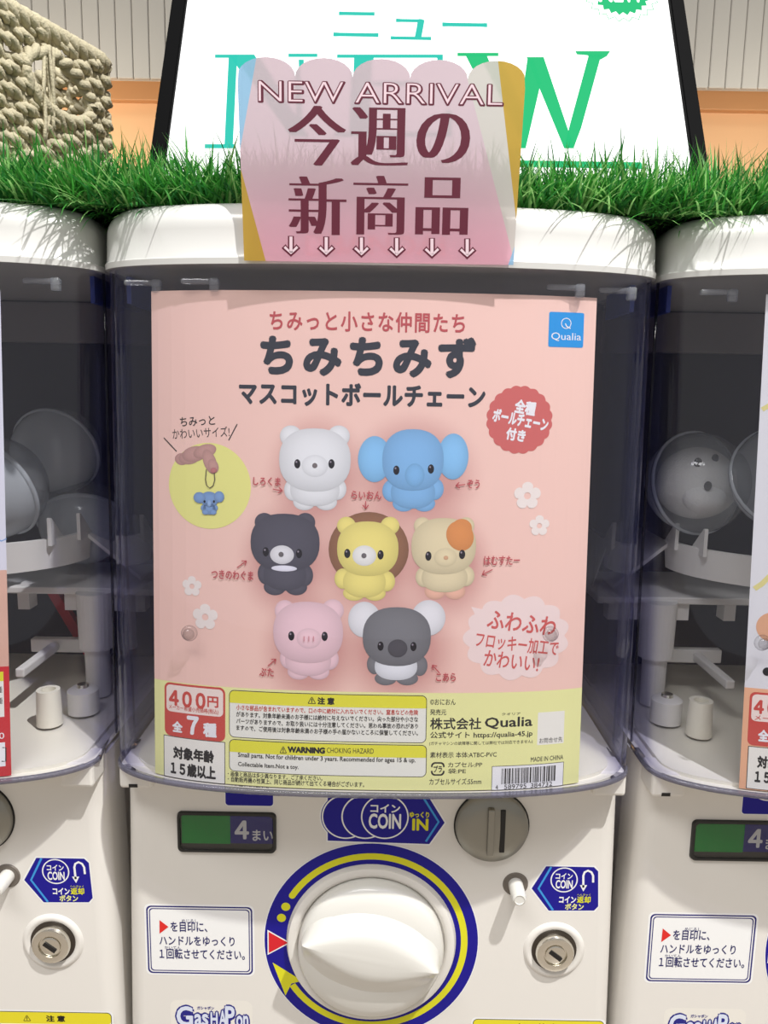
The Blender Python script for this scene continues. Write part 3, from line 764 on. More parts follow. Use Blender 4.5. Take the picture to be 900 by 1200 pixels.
print_part('printed_background_tone', f, 1.3)
def critter(name, base, head, ears, muzzle, eyes, nose, body, arms, feet, earc=None, footc=None, bodyc=None, extra=None, pre=None, muzc=None, armc=None):
    def f(pr):
        hx, hy, hrx, hry = head
        L = [0.0]
        def nx(): L[0] += 0.3; return L[0]
        if pre: pre(pr, nx)
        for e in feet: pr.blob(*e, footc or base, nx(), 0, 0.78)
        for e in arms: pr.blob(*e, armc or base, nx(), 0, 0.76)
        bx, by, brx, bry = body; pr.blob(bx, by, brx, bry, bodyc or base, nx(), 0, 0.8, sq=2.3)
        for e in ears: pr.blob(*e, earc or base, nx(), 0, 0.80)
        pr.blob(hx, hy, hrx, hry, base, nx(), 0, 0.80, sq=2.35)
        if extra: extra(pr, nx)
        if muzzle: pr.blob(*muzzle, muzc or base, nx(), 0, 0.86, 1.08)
        for x, y in eyes:
            pr.blob(x, y, 3.6, 5.4, (28, 24, 28), nx(), 0, 0.8); pr.blob(x-1, y-2.2, 1.0, 1.2, (150, 140, 150), nx(), 0, 0.9)
        if nose:
            pr.blob(*nose[:4], nose[4], nx(), 0, 0.9)
    print_part(name, f)
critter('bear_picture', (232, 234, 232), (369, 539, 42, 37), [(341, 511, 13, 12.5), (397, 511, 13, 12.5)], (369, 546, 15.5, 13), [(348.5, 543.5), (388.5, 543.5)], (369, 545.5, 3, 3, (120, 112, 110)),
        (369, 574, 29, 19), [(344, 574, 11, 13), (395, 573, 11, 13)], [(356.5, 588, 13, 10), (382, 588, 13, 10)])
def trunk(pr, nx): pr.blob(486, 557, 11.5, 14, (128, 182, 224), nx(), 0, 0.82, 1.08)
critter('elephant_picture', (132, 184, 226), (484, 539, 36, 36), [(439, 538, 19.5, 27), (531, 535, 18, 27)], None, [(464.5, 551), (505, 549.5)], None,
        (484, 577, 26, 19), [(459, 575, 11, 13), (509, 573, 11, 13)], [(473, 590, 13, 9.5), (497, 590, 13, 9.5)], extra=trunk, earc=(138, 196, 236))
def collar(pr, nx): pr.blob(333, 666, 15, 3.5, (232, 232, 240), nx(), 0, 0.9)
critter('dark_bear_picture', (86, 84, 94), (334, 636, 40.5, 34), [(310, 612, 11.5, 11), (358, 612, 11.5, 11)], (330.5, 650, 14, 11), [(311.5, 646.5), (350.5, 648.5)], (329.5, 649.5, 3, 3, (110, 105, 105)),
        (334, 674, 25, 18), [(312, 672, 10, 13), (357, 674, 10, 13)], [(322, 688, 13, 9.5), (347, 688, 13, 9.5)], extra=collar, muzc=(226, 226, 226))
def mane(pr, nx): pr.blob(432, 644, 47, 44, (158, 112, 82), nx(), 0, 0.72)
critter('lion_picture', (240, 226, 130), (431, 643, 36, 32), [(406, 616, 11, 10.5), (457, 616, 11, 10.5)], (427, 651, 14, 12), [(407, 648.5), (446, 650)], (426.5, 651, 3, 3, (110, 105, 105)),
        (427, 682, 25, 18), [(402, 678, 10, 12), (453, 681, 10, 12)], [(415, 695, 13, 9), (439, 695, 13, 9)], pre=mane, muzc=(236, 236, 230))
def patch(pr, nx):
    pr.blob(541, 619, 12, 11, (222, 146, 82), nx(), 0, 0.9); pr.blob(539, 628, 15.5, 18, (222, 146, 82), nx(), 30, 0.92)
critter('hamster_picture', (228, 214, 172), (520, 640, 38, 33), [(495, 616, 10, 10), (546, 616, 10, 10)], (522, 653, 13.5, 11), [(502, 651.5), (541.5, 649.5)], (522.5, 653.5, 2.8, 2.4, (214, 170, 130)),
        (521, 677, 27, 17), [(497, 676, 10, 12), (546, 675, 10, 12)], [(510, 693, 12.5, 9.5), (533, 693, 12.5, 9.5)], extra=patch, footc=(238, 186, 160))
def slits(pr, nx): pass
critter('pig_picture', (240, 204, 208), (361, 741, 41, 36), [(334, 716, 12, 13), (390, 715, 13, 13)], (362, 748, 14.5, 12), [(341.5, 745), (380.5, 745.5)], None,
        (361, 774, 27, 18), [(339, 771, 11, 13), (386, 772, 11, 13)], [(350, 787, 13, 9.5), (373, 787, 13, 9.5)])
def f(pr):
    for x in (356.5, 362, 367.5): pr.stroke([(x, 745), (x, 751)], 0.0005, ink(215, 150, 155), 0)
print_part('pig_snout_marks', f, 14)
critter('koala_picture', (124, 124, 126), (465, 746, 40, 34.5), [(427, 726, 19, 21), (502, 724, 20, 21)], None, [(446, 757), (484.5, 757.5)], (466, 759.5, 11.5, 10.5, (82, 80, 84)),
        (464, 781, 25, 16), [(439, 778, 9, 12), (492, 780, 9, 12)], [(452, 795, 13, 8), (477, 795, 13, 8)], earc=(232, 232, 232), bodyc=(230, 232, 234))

# --- the yellow information panel
PW = ink(240, 238, 226); KR = ink(205, 75, 65)
def f(pr):
    b = pr.pbox(193, 803, 264, 866); pr.rrect(b, 0.0035, KR, 0)
    t = (b[0]+0.0012, b[1]-0.0012, b[2]+(b[3]-b[2])*0.46, b[3]-0.0012); pr.rrect(t, 0.0025, ink(244, 226, 214), 1)
    pr.text('４００', (198, 810, 241, 829), KR, 2, 0.045, space=0.72); pr.text('円', (243, 816, 256, 829), KR, 2, 0.03); pr.text('メーカー希望小売価格(税込)', (198, 828.5, 256, 835), KR, 2, 0.01)
    pr.text('全', (202, 845, 214, 858), WHITE, 2, 0.05); pr.text('７', (219, 839, 233, 861), WHITE, 2, 0.05); pr.text('種', (238, 847, 254, 864), WHITE, 2, 0.05)
print_part('price_box', f)
def f(pr):
    x0, x1, z0, z1 = pr.pbox(192, 866, 264, 918); z0 = Z_BOT-0.0026; b = (x0, x1, z0, z1)
    pr.rrect(b, 0.0003, ink(60, 60, 55), 0); pr.rrect(grow(b, -0.0004), 0.0003, PW, 1)
    pr.text('対象年齢', (203, 877, 251, 892), BKI, 2, 0.05); pr.text('１５歳以上', (200, 895, 253, 911), BKI, 2, 0.05)
print_part('age_box', f)
def warn_box(pr, px, hd):
    b = pr.pbox(*px); pr.rrect(b, 0.003, BKI, 0); g = grow(b, -0.0004); pr.rrect(g, 0.0026, ink(238, 238, 225), 1)
    zt_ = g[3]-hd; h = [q for q in rr(g, 0.0026) if q[1] > zt_]; h = [q for q in h]; h.append((g[0], zt_)); h.append((g[1], zt_))
    pr.poly(h, ink(232, 228, 60), 2)
def f(pr):
    warn_box(pr, (268.5, 813, 500, 869), 0.0068)
    pr.text('⚠', (361, 816.5, 370, 824.5), BKI, 3, 0.03); pr.text('注 意', (372, 817, 392, 825.5), BKI, 3, 0.05)
    rows = [('小さな部品が含まれていますので、口の中に絶対に入れないでください。窒息などの危険', KR, 833), ('があります。対象年齢未満のお子様には絶対に与えないでください。尖った部分や小さな', BKI, 841), ('パーツがありますので、お取り扱いには十分注意してください。思わぬ事故の恐れがあり', BKI, 849), ('ますので、ご使用後は対象年齢未満のお子様の手の届かないところに保管してください。', BKI, 857)]
    for i, (s, m, y) in enumerate(rows): pr.text(s, (277, y-3.2, 490, y+3.2), m, 3, 0.015, res=1)
print_part('caution_box', f)
def f(pr):
    warn_box(pr, (268.5, 871, 500, 909), 0.0068)
    pr.text('⚠', (328, 874.5, 336, 882.5), BKI, 3, 0.03); pr.text('WARNING', (337, 875, 381, 882.5), BKI, 3, 0.07); pr.text('CHOKING HAZARD', (383, 876.5, 438, 882.5), BKI, 3)
    pr.text('Small parts. Not for children under 3 years. Recommended for ages 15 & up.', (279, 886, 487, 893), BKI, 3, 0.015, res=2); pr.text('Collectable Item.Not a toy.', (279, 894.5, 350, 901), BKI, 3, 0.015, res=2)
print_part('warning_box', f)
def f(pr):
    pr.text('・画像と商品は多少異なります。ご了承ください。', (267, 907, 378, 913), BKI, 0, 0.02, res=1); pr.text('・自動販売機の性質上、同じ商品が続けて出てくる場合がございます。', (267, 914, 427, 920.5), BKI, 0, 0.02, res=1); pr.text('・1カプセル1個入り。', (267, 920.8, 319, 926.5), BKI, 0, 0.02, res=1)
    for s, px, bd in (('©おにおん', (504, 819, 534, 826), 0), ('発売元', (504, 831, 523, 838), 0), ('株式会社', (504, 841, 564, 855), 0.02), ('Qualia', (568, 840, 624, 854), 0.02), ('クオリア', (588, 835, 610, 838), 0), ('公式サイト https://qualia-45.jp', (504, 857, 624, 866), 0.02),
                      ('(ガチャマシンの故障等に関しては弊社では対応できません)', (503, 868.5, 624, 873.5), 0), ('素材表示 本体:ATBC-PVC', (504, 881, 582, 888), 0), ('カプセル:PP', (525, 893, 565, 899), 0), ('袋:PE', (525, 900.5, 546, 906.5), 0), ('カプセルサイズ:55mm', (503, 912, 564, 919.5), 0), ('MADE IN CHINA', (622, 886, 660, 891.5), 0)):
        pr.text(s, px, BKI, 0, bd or 0.012, res=2)
    b = pr.pbox(505, 893, 521, 909); c = ((b[0]+b[1])/2, (b[2]+b[3])/2)
    pr.rrect(b, 0.0022, BKI, 0, (grow(b, -0.0009), 0.0016)); pr.rrect((b[0]-0.0003, b[0]+0.0014, c[1]-0.001, c[1]+0.001), 0.0001, PALE, 1); pr.rrect((b[1]-0.0014, b[1]+0.0003, c[1]-0.001, c[1]+0.001), 0.0001, PALE, 1)
    pr.text('プラ', (508, 897, 518, 905), BKI, 1, 0.03)
print_part('small_print_lettering', f)
def f(pr):
    pr.rrect(pr.pbox(630, 834, 661, 872), 0.0003, PW, 0); pr.text('お問合せ先', (632, 864, 659, 870), BKI, 1, 0)
print_part('contact_panel', f)
def f(pr):
    b = pr.pbox(576, 896, 660, 930); b = (b[0], b[1], max(b[2], Z_BOT-0.0026), b[3]); pr.rrect(b, 0.0002, BKI, 0); pr.rrect(grow(b, -0.0003), 0.0002, WHITE, 1)
    x = b[0]+0.0055; rnd = random.Random(4)
    i = 0
    while x < b[1]-0.005:
        wd = rnd.choice((0.0003, 0.0003, 0.0006, 0.0009)); pr.poly([(x, b[2]+0.0034), (x+wd, b[2]+0.0034), (x+wd, b[3]-0.0015), (x, b[3]-0.0015)], BKI, 2); x += wd+rnd.choice((0.0003, 0.0004, 0.0007))
    h = 0.0026; pr.text_at('4', (b[0]+0.003, b[2]+0.0018), 0.0014, h, BKI, 3, 0); pr.text_at('589795', (b[0]+0.0135, b[2]+0.0018), 0.0125, h, BKI, 3, 0); pr.text_at('384732', (b[0]+0.0285, b[2]+0.0018), 0.0125, h, BKI, 3, 0)
print_part('barcode', f)

# --- posters of the neighbours (only an edge of each is in the photograph)
pl = empty('poster', 'poster with a red foot panel at the left edge of the photo', 'poster')
pr = Print(S_poster, -PITCHX, 1)
xr = pr.p(10, 760)[0]; zb = Z_BOT-0.0022; x0 = -0.098; zt_ = pr.p(5, 340)[1]
zr = pr.p(5, 781)[1]; zm = pr.p(5, 668)[1]
pr.poly([(x0, zm), (xr, zm), (xr, zt_), (x0, zt_)], ink(214, 214, 224), 0)
pr.poly([(x0, zr), (xr, zr), (xr, zm), (x0, zm)], mat('printed_wood', srgb(214, 170, 150), 0.5, noise=0.08, nscale=40), 0)
pr.poly([(x0, zb), (xr, zb), (xr, zr), (x0, zr)], ink(200, 40, 48), 0)
pr.build('sheet', pl, CUT).location = (-PITCHX, 0, 0)
pr = Print(S_poster, -PITCHX, 2)
xw = xr-0.0028
a = pr.p(3, 787)[1]; b_ = pr.p(3, 840)[1]; pr.poly([(x0+0.1, b_), (xw, b_), (xw, a), (x0+0.1, a)], ink(235, 235, 225), 0)
a2 = pr.p(3, 798)[1]; pr.poly([(x0+0.1, a2), (xw, a2), (xw, a), (x0+0.1, a)], YEL, 1)
for k, s in enumerate(('どの種', 'とお種')): pr.text_at(s, (xw-0.0052, pr.p(3, 808+k*13)[1]), 0.009, 0.0035, BKI, 1)
a = pr.p(3, 870)[1]; b_ = pr.p(3, 898)[1]; pr.poly([(x0+0.1, b_), (xw, b_), (xw, a), (x0+0.1, a)], WHITE, 0)
pr.text_at('00', (xw-0.003, pr.p(3, 862)[1]), 0.0055, 0.0035, WHITE, 1)
pr.stroke([(3, 876), (7, 876), (7, 892), (2, 892)], 0.0006, BKI, 1)
pr.stroke([(-6, 630), (2, 634), (8, 631)], 0.0006, ink(120, 160, 210), 1)
pr.build('printed_panel', pl, CUT).location = (-PITCHX, 0, 0)

prr = empty('poster', 'white poster with a peach foot panel at the right edge of the photo', 'poster')
pr = Print(S_poster, PITCHX, 1)
xl = (pr.p(900, 380)[0]+pr.p(862, 922)[0])/2; x1 = 0.098; zt_ = pr.p(895, 345)[1]; zy = pr.p(880, 806)[1]
pr.poly([(xl, zy), (x1, zy), (x1, zt_), (xl, zt_)], ink(226, 226, 226), 0)
pr.poly([(xl, zb), (x1, zb), (x1, zy), (xl, zy)], ink(238, 180, 140), 0)
pr.build('sheet', prr, CUT).location = (PITCHX, 0, 0)
pr = Print(S_poster, PITCHX, 2)
b = pr.pbox(877, 813, 945, 876); pr.rrect(b, 0.003, KR, 0); pr.rrect((b[0]+0.0012, b[1]-0.0012, b[2]+(b[3]-b[2])*0.46, b[3]-0.0012), 0.0025, ink(244, 226, 214), 1)
pr.text('４００', (883, 821, 926, 838), KR, 2, 0.045, space=0.72); pr.text('メーカー', (884, 839, 920, 845), KR, 2, 0.01); pr.text('全', (888, 855, 901, 869), WHITE, 2, 0.05); pr.text('７', (906, 849, 920, 872), WHITE, 2, 0.05); pr.text('種', (925, 857, 941, 874), WHITE, 2, 0.05)
b = pr.pbox(875, 877, 945, 930); b = (b[0], b[1], zb+0.0004, b[3]); pr.rrect(b, 0.0003, ink(60, 60, 55), 0); pr.rrect(grow(b, -0.0004), 0.0003, PW, 1)
pr.text('対象年齢', (887, 887, 935, 902), BKI, 2, 0.05); pr.text('１５歳以上', (884, 904, 937, 920), BKI, 2, 0.05)
pr.stroke([(893, 480), (903, 474), (914, 476)], 0.0025, ink(225, 215, 140), 0); pr.stroke([(884, 690), (893, 684), (903, 674), (915, 668)], 0.0028, ink(225, 215, 140), 0)
pr.pdisc(905, 735, 19, ink(226, 170, 130), 0); pr.pdisc(899, 787, 5.5, BKI, 1)
pr.build('printed_panel', prr, CUT).location = (PITCHX, 0, 0)

# ================================================================== CAPSULES AND TOY
def capsule(label, px, py, Y, r, rot):
    d = ray(px, py); t = (Y-CAM.y)/d.y; c = CAM+d*t
    e = empty('toy_capsule', label, 'toy capsule', c, 'capsules inside the side machines')
    e.rotation_euler = rot
    def half(z0, z1, rad, n=28):
        bm = bmesh.new(); R = []
        for i in range(n//2+1):
            a = z0+(z1-z0)*i/(n//2); R.append([(rad*cos(a)*cos(2*pi*k/n), rad*cos(a)*sin(2*pi*k/n), rad*sin(a)) for k in range(n)])
        loft(bm, R, True, False, False); bmesh.ops.remove_doubles(bm, verts=bm.verts, dist=1e-6); fix_normals(bm); return bm
    obj('clear_half', half(0.02, pi/2, r), M_CAPC, e, True)
    obj('frosted_half', half(-pi/2, 0.0, r*0.985), M_CAPF, e, True)
    bm = bmesh.new(); R = [[(q*cos(2*pi*k/40), q*sin(2*pi*k/40), z) for k in range(40)] for q, z in ((r*0.99, -0.0015), (r*1.035, -0.0012), (r*1.035, 0.0012), (r*0.995, 0.0015))]
    loft(bm, R, True, False, False); fix_normals(bm); obj('seam_band', bm, M_CAPF, e, True)
    return e, c
RC = 0.034
capsule('bright white capsule cut by the left machine\'s poster edge', -8, 572, 0.50, RC, (-0.9, 0.9, 0.2))
capsule('dim capsule high behind the others in the left machine', 66, 528, 0.562, RC*0.93, (-1.2, 0.3, 0))
capsule('dim capsule low above the ramp in the left machine', 98, 612, 0.562, RC*0.93, (-0.8, 0.2, 0.4))
e, c = capsule('capsule holding a pale plush seal in the right machine', 816, 566, 0.525, RC*1.02, (1.35, 0.0, 0.3))
capsule('capsule half hidden by the right machine\'s poster edge', 922, 560, 0.485, RC, (1.0, -0.5, 0.2))
# plush seal in the capsule
toy = empty('plush_toy', 'pale grey plush seal with dark eyes inside a capsule on the right', 'plush toy', c)
bm = bmesh.new(); bmesh.ops.create_uvsphere(bm, u_segments=32, v_segments=20, radius=0.0265)
for v in bm.verts:
    x, y, z = v.co; v.co = (x*(1.06 if z < 0 else 1.0), y*0.92, z*0.93)
obj('head', bm, mat('plush_fur', srgb(238, 236, 232), 0.9, 0.1, noise=0.06, nscale=250, bump=0.4, bscale=700), toy, True)
bm = bmesh.new(); bmesh.ops.create_uvsphere(bm, u_segments=24, v_segments=14, radius=0.0125)
for v in bm.verts: v.co = (v.co.x*1.15-0.002, v.co.y*0.7-0.0205, v.co.z*0.8-0.0085)
obj('muzzle', bm, MATS['plush_fur'], toy, True)
def eye(nm, x, z, r, y):
    bm = bmesh.new(); bmesh.ops.create_uvsphere(bm, u_segments=14, v_segments=10, radius=r)
    for v in bm.verts: v.co = (v.co.x+x, v.co.y*0.7+y, v.co.z*1.2+z)
    obj(nm, bm, mat('eye_gloss', srgb(22, 20, 22), 0.15), toy, True)
eye('eye', -0.0075, 0.0155, 0.0027, -0.0185); eye('eye', 0.0045, 0.0185, 0.0023, -0.0165); eye('nose', -0.0035, 0.0012, 0.0026, -0.0275)

# ================================================================== POP CARD
pr = Print(S_card, base=0)
cpts = {}
def cp(x, y): return pr.p(x, y)
bot = cp(445, 308)[1]; xL, xR = cp(280, 200)[0], cp(611, 200)[0]
zS = cp(445, 104)[1]                                              # shoulder height
top = cp(445, 69)[1]
wd = xR-xL; n5 = 5; out = [(xL+0.002, bot), (xR-0.002, bot)]
out += [(xR, zS)]
bumpw = wd/n5
for k in range(n5-1, -1, -1):
    cx = xL+bumpw*(k+0.5); zb_ = top-bumpw*0.30
    for i in range(13):
        a = pi*i/12
        if k == n5-1 and i == 0: out.append((xR, zb_-0.004)); continue
        if k == 0 and i == 12: out.append((xL, zb_-0.004)); continue
        out.append((cx+bumpw/2*cos(a), zb_+bumpw*0.30*sin(a)))
out.append((xL, zS))
bm = bmesh.new(); face = bm.faces.new([bm.verts.new((x, 0, z)) for x, z in out])
def cutl(a, b_):
    a, b_ = cp(*a), cp(*b_); d = Vector((b_[0]-a[0], 0, b_[1]-a[1]))
    bmesh.ops.bisect_plane(bm, geom=bm.verts[:]+bm.edges[:]+bm.faces[:], plane_co=(a[0], 0, a[1]), plane_no=(d.z, 0, -d.x), dist=1e-7)
    return (a, b_)
L1 = cutl((300, 70), (277, 200)); L2 = cutl((279, 186), (313, 312)); L3 = cutl((541, 66), (604, 312)); L4 = cutl((583, 66), (604, 250)); L5 = cutl((612, 262), (595, 312))
def side(l, c): return (l[1][0]-l[0][0])*(c.z-l[0][1])-(l[1][1]-l[0][1])*(c.x-l[0][0])
for f_ in bm.faces:
    c = f_.calc_center_median(); k = 0
    if side(L1, c) < 0 and c.x < 0 and side(L1, c) < 0: k = 1
    if side(L2, c) < 0 and c.x < 0 and k == 0: k = 2
    if c.x > 0 and side(L3, c) > 0: k = 3
    if c.x > 0 and side(L4, c) > 0 : k = 2
    if c.x > 0 and side(L5, c) > 0: k = 1
    f_.material_index = k
bmesh.ops.triangulate(bm, faces=bm.faces)
for v in bm.verts: v.co.y = S_card(v.co.x, v.co.z)
for f_ in bm.faces:
    f_.normal_update()
    if f_.normal.y > 0: f_.normal_flip()
card = obj('promotion_card', bm, [film_mat('card_pink', srgb(208, 186, 196), low=srgb(228, 176, 192), zr=(ZC+0.07, ZC+0.125)), film_mat('card_blue', srgb(150, 190, 222)), film_mat('card_gold', srgb(196, 160, 66), 0.05), film_mat('card_pale', srgb(206, 200, 196))])
tag(card, 'scallop topped pink paper card reading NEW ARRIVAL on the middle lid', 'sign card')
MAR = film_mat('maroon_ink', srgb(96, 26, 48), 0.0, 0.2); CW = ink(214, 190, 198)
pr = Print(S_card, base=1)
pr.text('NEW ARRIVAL', (302, 96, 591, 123), MAR, 0, (0.03, 0.03), res=4); x0, x1, z0, z1 = pr.pbox(302, 96, 591, 123)
pr.text_at('NEW ARRIVAL', ((x0+x1)/2-0.0002, (z0+z1)/2+0.0002), (x1-x0)-0.0013, (z1-z0)-0.0013, CW, 1, 0.0, 0, 4, thin=0.016)
pr.build('heading_lettering', card)
pr = Print(S_card, base=1)
for ch, px in (('今', (337, 124, 406, 194)), ('週', (411, 126, 479, 194)), ('の', (488, 133, 551, 191)), ('新', (338, 207, 406, 275)), ('商', (414, 206, 478, 275)), ('品', (487, 208, 549, 275))):
    pr.text(ch, px, MAR, 0, (0.050, 0.0), res=5, thin=0.017)
pr.build('main_lettering', card)
pr = Print(S_card, base=1)
for i in range(6):
    x = 341+41.3*i; y = 288+i*0.6
    def arr(m, L, g):
        pr.stroke([(x, y-11-g*.5), (x, y+8)], 0.0022+g*0.0009, m, L); pr.stroke([(x-8-g*.7, y+1-g*.5), (x, y+9+g*.6), (x+8+g*.7, y+1-g*.5)], 0.0019+g*0.0009, m, L)
    arr(MAR, 0, 1); arr(CW, 1, -0.7)
pr.build('arrow_marks', card)

# ================================================================== LIT SIGN
sign = empty('lit_sign', 'leaning white light panel with green NEW lettering behind the grass', 'illuminated sign')
def emi(name, c, s):
    m = mat(name, (0.01, 0.01, 0.01), 0.9, 0.0, emit=c, estr=s); return m
M_SIGN = emi('lit_white', (1, 1, 0.99), 1.7)
kx = SIGN_K; nrm = Vector((0, -1, kx)).normalized()
pr = Print(S_sign)
xl, xr = pr.p(178, 180)[0], pr.p(827, 190)[0]; zb0 = ZC+0.118; zt0 = ZC+0.44
def slab(name, x0, x1, z0, z1, d0, d1, m, par, bev=0.0):
    bm = bmesh.new(); pts = []
    for x in (x0, x1):
        for d in (d0, d1):
            for z in (z0, z1): pts.append(Vector((x, S_sign(x, z), z))+nrm*d)
    vs = [bm.verts.new(p) for p in pts]
    for f_ in ((0, 1, 3, 2), (4, 6, 7, 5), (0, 4, 5, 1), (2, 3, 7, 6), (0, 2, 6, 4), (1, 5, 7, 3)): bm.faces.new([vs[i] for i in f_])
    fix_normals(bm)
    if bev: bmesh.ops.bevel(bm, geom=bm.edges[:], offset=bev, segments=2, affect='EDGES')
    return obj(name, bm, m, par)
M_FR = mat('sign_frame_black', srgb(8, 8, 9), 0.7, 0.05)
FW = 0.0112
slab('frame_side', xl, xl+FW, zb0, zt0, -0.02, 0.004, M_FR, sign, 0.001); slab('frame_side', xr-FW, xr, zb0, zt0, -0.02, 0.004, M_FR, sign, 0.001)
slab('frame_foot', xl+FW, xr-FW, zb0, zb0+0.007, -0.02, 0.004, M_FR, sign, 0.001); slab('frame_head', xl+FW, xr-FW, zt0-0.009, zt0, -0.02, 0.004, M_FR, sign, 0.001)
slab('lit_panel', xl+FW, xr-FW, zb0+0.007, zt0-0.009, -0.018, 0.0, M_SIGN, sign)
slab('back_cover', xl+FW, xr-FW, zb0+0.007, zt0-0.009, -0.020, -0.0185, M_FR, sign)
T1 = emi('lit_turquoise', srgb(52, 222, 200), 0.85); T2 = emi('lit_green', srgb(40, 222, 140), 0.8)
pr = Print(S_sign, base=4)
def letter(polys, m, L=0):
    for q in polys: pr.ppoly(q, m, L)
# serif capitals drawn stroke by stroke
zc0, zc1 = 62, 173
letter([[(252, 64), (279, 64), (279, 68), (252, 68)], [(268, 66), (278, 66), (273, 171), (263, 171)], [(240, 169), (276, 169), (276, 174), (240, 174)], [(268, 64), (298, 64), (366, 174), (346, 174)], [(350, 70), (356, 70), (360, 174), (353, 174)], [(338, 63), (372, 63), (372, 67), (338, 67)]], T1)
letter([[(395, 64), (519, 64), (519, 68), (395, 68)], [(415, 66), (438, 66), (434, 171), (411, 171)], [(395, 169), (526, 169), (526, 174), (395, 174)], [(512, 66), (519, 66), (519, 92), (515, 92)], [(438, 114), (490, 114), (490, 119), (438, 119)], [(519, 145), (526, 145), (526, 172), (520, 172)]], T1, 0.3)
letter([[(536, 62), (584, 62), (584, 66), (536, 66)], [(545, 64), (570, 64), (616, 174), (601, 174)], [(603, 174), (616, 174), (634, 96), (625, 70), (618, 69)], [(617, 67), (637, 67), (673, 174), (661, 174)], [(661, 174), (672, 174), (681, 150), (703, 70), (706, 64), (690, 64), (668, 145)], [(674, 60), (715, 60), (711, 66), (704, 70), (696, 70), (688, 65), (676, 64)]], T2, 0.6)
pr.build('large_lettering', sign)
pr = Print(S_sign, base=4)
pr.text('ニュー', (391, 15, 571, 47), T1, 0, (0.02, 0.0), res=4)
pr.build('small_lettering', sign)
pr = Print(S_sign, base=4)
c = pr.p(727, -12); r = (pr.p(770, -12)[0]-pr.p(684, -12)[0])/2
def star(q, k=24):
    return [(c[0]+r*q*(1.0 if i % 2 else 0.88)*cos(pi*i/k), c[1]+r*q*1.0*(1.0 if i % 2 else 0.88)*sin(pi*i/k)) for i in range(2*k)]
pr.poly([star(1.06), star(1.03)], T2, 0); pr.poly(star(0.84), T2, 0); pr.text('NEW', (700, -24, 754, 3), M_SIGN, 1, 0.05)
pr.build('starburst_badge', sign)
pr = Print(S_sign, base=4)
pr.rrect(pr.pbox(596, 189, 752, 197), 0.001, T2, 0); pr.build('underline_mark', sign)

# ================================================================== GRASS
GM = attr_mat('grass_blades', 'tint', 0.42, 0.4)
nt = GM.node_tree; tlb = nt.nodes.new('ShaderNodeBsdfTranslucent'); mxs = nt.nodes.new('ShaderNodeMixShader'); mxs.inputs[0].default_value = 0.35
at_ = [q for q in nt.nodes if q.type == 'ATTRIBUTE'][0]; nt.links.new(at_.outputs['Color'], tlb.inputs[0])
nt.links.new(nt.nodes['Principled BSDF'].outputs[0], mxs.inputs[1]); nt.links.new(tlb.outputs[0], mxs.inputs[2])
nt.links.new(mxs.outputs[0], [q for q in nt.nodes if q.type == 'OUTPUT_MATERIAL'][0].inputs[0])
bm = bmesh.new(); cl = bm.verts.layers.float_color.new('tint')
zg = Z_TOP+H+0.0005
rnd = random.Random(11)
def blade(x, y, z, h, lean, az, curl, wd, col):
    pts = []; n = 4
    dx, dy = cos(az), sin(az)
    p = Vector((x, y, z)); a = lean
    for i in range(n+1):
        if p.y < 0.412 and abs(p.x) < 0.088: p.y = 0.412+0.15*(p.y-0.412) if p.y > 0.40 else 0.4105      # held back by the card
        pts.append(p.copy()); s = h/n
        p = p+Vector((dx*sin(a), dy*sin(a), cos(a)))*s; a += curl/n
    wv = Vector((-dy, dx, 0))
    if rnd.random() < 0.5: wv = (wv+Vector((dx, dy, 0))*rnd.uniform(-1, 1)).normalized()
    prev = None
    for i, q in enumerate(pts):
        k = wd*(1-0.75*(i/n)**1.5)
        if i == n: cur = (bm.verts.new(q),)
        else: cur = (bm.verts.new(q-wv*k/2), bm.verts.new(q+wv*k/2))
        for v in cur: v[cl] = col+(1,)
        if prev: bm.faces.new((prev[0], prev[1], cur[1], cur[0]) if len(cur) == 2 else (prev[0], prev[1], cur[0]))
        prev = cur
X0, X1 = -0.50, 0.50
def tint():
    t = rnd.random(); b = rnd.uniform(0.75, 1.2)
    c = srgb(70, 154, 60) if t < 0.5 else (srgb(150, 205, 120) if t < 0.72 else srgb(44, 122, 54))
    return tuple(min(1, k*b) for k in c)
for i in range(34000):
    x = rnd.uniform(X0, X1); y = 0.433+0.162*rnd.random()**1.5
    h = rnd.uniform(0.022, 0.046); az = rnd.uniform(0, 2*pi)
    lean = rnd.gauss(0.38, 0.36)
    if y < 0.458 and rnd.random() < 0.7: az = rnd.gauss(-pi/2, 0.8); lean = rnd.uniform(0.4, 1.15); h *= 0.8
    blade(x, y, zg, h, lean, az, rnd.uniform(0.1, 0.9), rnd.uniform(0.0010, 0.0019), tint())
for i in range(500):                                              # blades hanging into the gaps between lids
    s = rnd.choice((-1, 1)); x = s*PITCHX/2+rnd.gauss(0, 0.022); y = rnd.uniform(0.425, 0.50)
    blade(x, y, zg-0.001, rnd.uniform(0.02, 0.045), rnd.uniform(0.9, 1.7), rnd.gauss(-pi/2, 0.7), rnd.uniform(0.3, 1.0), 0.0012, tint())
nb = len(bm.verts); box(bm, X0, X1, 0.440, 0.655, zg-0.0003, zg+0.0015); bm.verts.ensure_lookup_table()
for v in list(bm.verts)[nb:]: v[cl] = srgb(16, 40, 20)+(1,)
g = obj('artificial_grass_mat', bm, GM); tag(g, 'green artificial grass mat lying along the lids of the machines', 'artificial grass', kind='stuff')

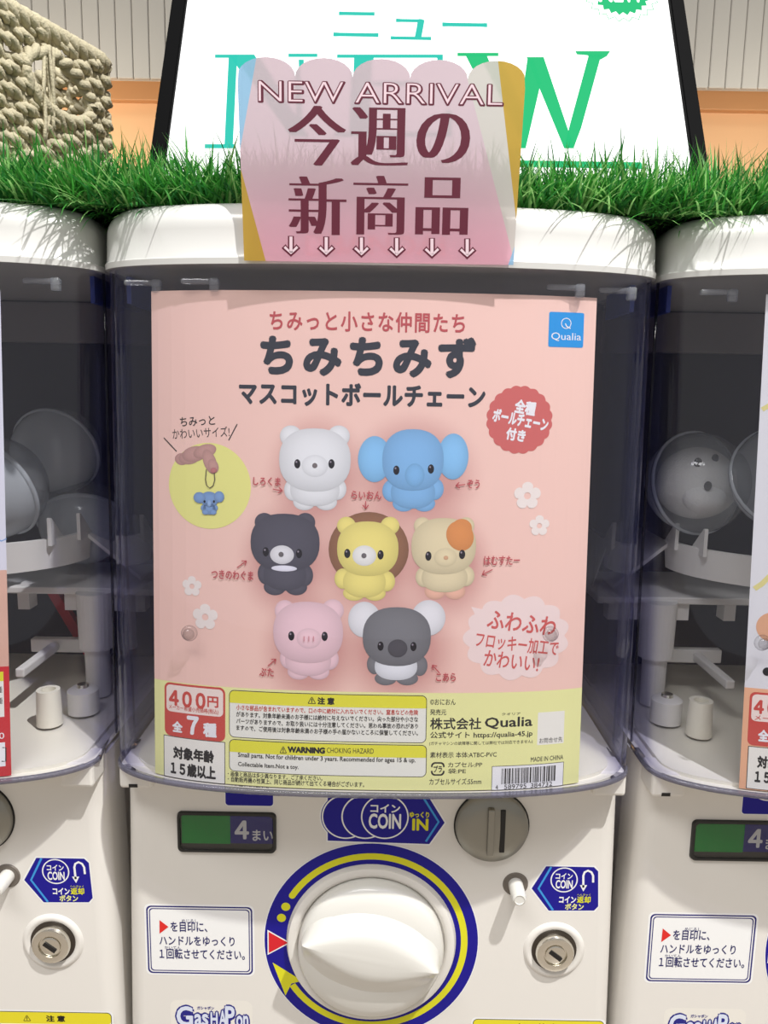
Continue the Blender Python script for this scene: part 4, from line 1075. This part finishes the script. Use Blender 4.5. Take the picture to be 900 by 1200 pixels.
# ================================================================== BASKET
bk = empty('woven_basket', 'beige woven rope basket with a handle hole standing on the grass', 'basket', (-0.24, 0.72, zg+0.003))
BA = mat('seagrass_rope', srgb(188, 179, 152), 0.8, 0.2, noise=0.2, nscale=45, bump=0.5, bscale=600)
e1 = Vector((-0.375, -0.927, 0)); e2 = Vector((-0.927, 0.375, 0)); LA, LBk = 0.30, 0.24
HB = 0.172
def plan(s):
    """perimeter point and outward normal, with rounded corners; s in metres from the near-right corner"""
    r = 0.02; segs = []
    Pm = 2*(LA+LBk); s %= Pm
    if s < LA: p, n = e1*s, -e2
    elif s < LA+LBk: p, n = e1*LA+e2*(s-LA), e1
    elif s < 2*LA+LBk: p, n = e1*(2*LA+LBk-s)+e2*LBk, e2
    else: p, n = e2*(Pm-s), -e1
    return p, n
def plan_s(s):
    p = Vector(); n = Vector()
    for d in (-0.016, -0.008, 0, 0.008, 0.016):
        a, b_ = plan(s+d); p += a; n += b_
    return p/5, n.normalized()
PER = 2*(LA+LBk)
hs, hz, hrs, hrz = 0.064, 0.136, 0.034, 0.021                     # handle hole: along face, up, radii
def in_hole(s, z):
    ss = s if s < PER/2 else s-PER
    return ((ss-hs)/hrs)**2+((z-hz-0.10*(ss-hs))/hrz)**2 < 1
bm = bmesh.new(); rows = 20; dzr = HB/rows
for row in range(rows):
    z0 = 0.006+row*dzr
    ph = (row % 2)*pi
    for strand in (0, 1):
        seg = []
        N = int(PER/0.0027)
        for i in range(N+1):
            s = PER*i/N; wv = 2*pi*s/0.030+ph; tw = 2*pi*s/0.013+strand*pi
            p, n = plan_s(s)
            q = p+n*(0.0035*sin(wv)+0.0026*cos(tw))+Vector((0, 0, z0+0.0024*sin(tw)+0.0012*sin(wv*0.37+row*1.7)))
            if in_hole(s, z0):
                if len(seg) > 2: tube(bm, seg, 0.0029, 6)
                seg = []
            else: seg.append(q)
        if len(seg) > 2: tube(bm, seg, 0.0029, 6)
obj('weave', bm, BA, bk, True)
bm = bmesh.new()
NS = int(PER/0.018)
for i in range(NS):
    s = PER*(i+0.5)/NS; p, n = plan_s(s); seg = []
    for k in range(24):
        z = HB*k/23
        if in_hole(s, z):
            if len(seg) > 2: tube(bm, seg, 0.0026, 6)
            seg = []
        else: seg.append(p-n*0.001+Vector((0, 0, z)))
    if len(seg) > 2: tube(bm, seg, 0.0026, 6)
obj('stakes', bm, BA, bk, True)
bm = bmesh.new()
for strand in range(3):
    pts = []
    N = 320
    for i in range(N+1):
        s = PER*i/N; p, n = plan_s(s); tw = 2*pi*s/0.03+strand*2*pi/3
        pts.append(p+n*0.004*cos(tw)+Vector((0, 0, HB+0.004+0.004*sin(tw))))
    tube(bm, pts, 0.0042, 7)
obj('rim', bm, BA, bk, True)
bm = bmesh.new()
for strand in range(2):
    pts = []
    for i in range(97):
        a = 2*pi*i/96; s = hs+(hrs+0.001)*cos(a); z = hz+(hrz+0.001)*sin(a)+0.10*(s-hs); p, n = plan_s(s if s > 0 else s+PER)
        tw = a*9+strand*pi; pts.append(p+n*(0.003+0.0028*cos(tw))+Vector((0, 0, z+0.0028*sin(tw))))
    tube(bm, pts, 0.0036, 7)
obj('handle_hole_edge', bm, BA, bk, True)
bm = bmesh.new()
for k, (s0, s1) in enumerate(((0.080, 0.088), (0.076, 0.076), (0.072, 0.082), (0.082, 0.072))):
    pts = []
    for i in range(12):
        t = i/11; s = s0+(s1-s0)*t+0.002*sin(5*t+k); p, n = plan_s(s); pts.append(p+n*(0.006+0.002*sin(3*t+k))+Vector((0, 0, hz+0.026-0.060*t*(1 if k % 2 else 1.2))))
    tube(bm, pts, 0.0016, 6)
obj('loose_strands', bm, BA, bk, True)
bm = bmesh.new(); c4 = [Vector((0, 0, 0)), e1*LA, e1*LA+e2*LBk, e2*LBk]
loft(bm, [[v*0.98+Vector((0, 0, z)) for v in c4] for z in (0.0, 0.005)]); fix_normals(bm); obj('bottom', bm, BA, bk)
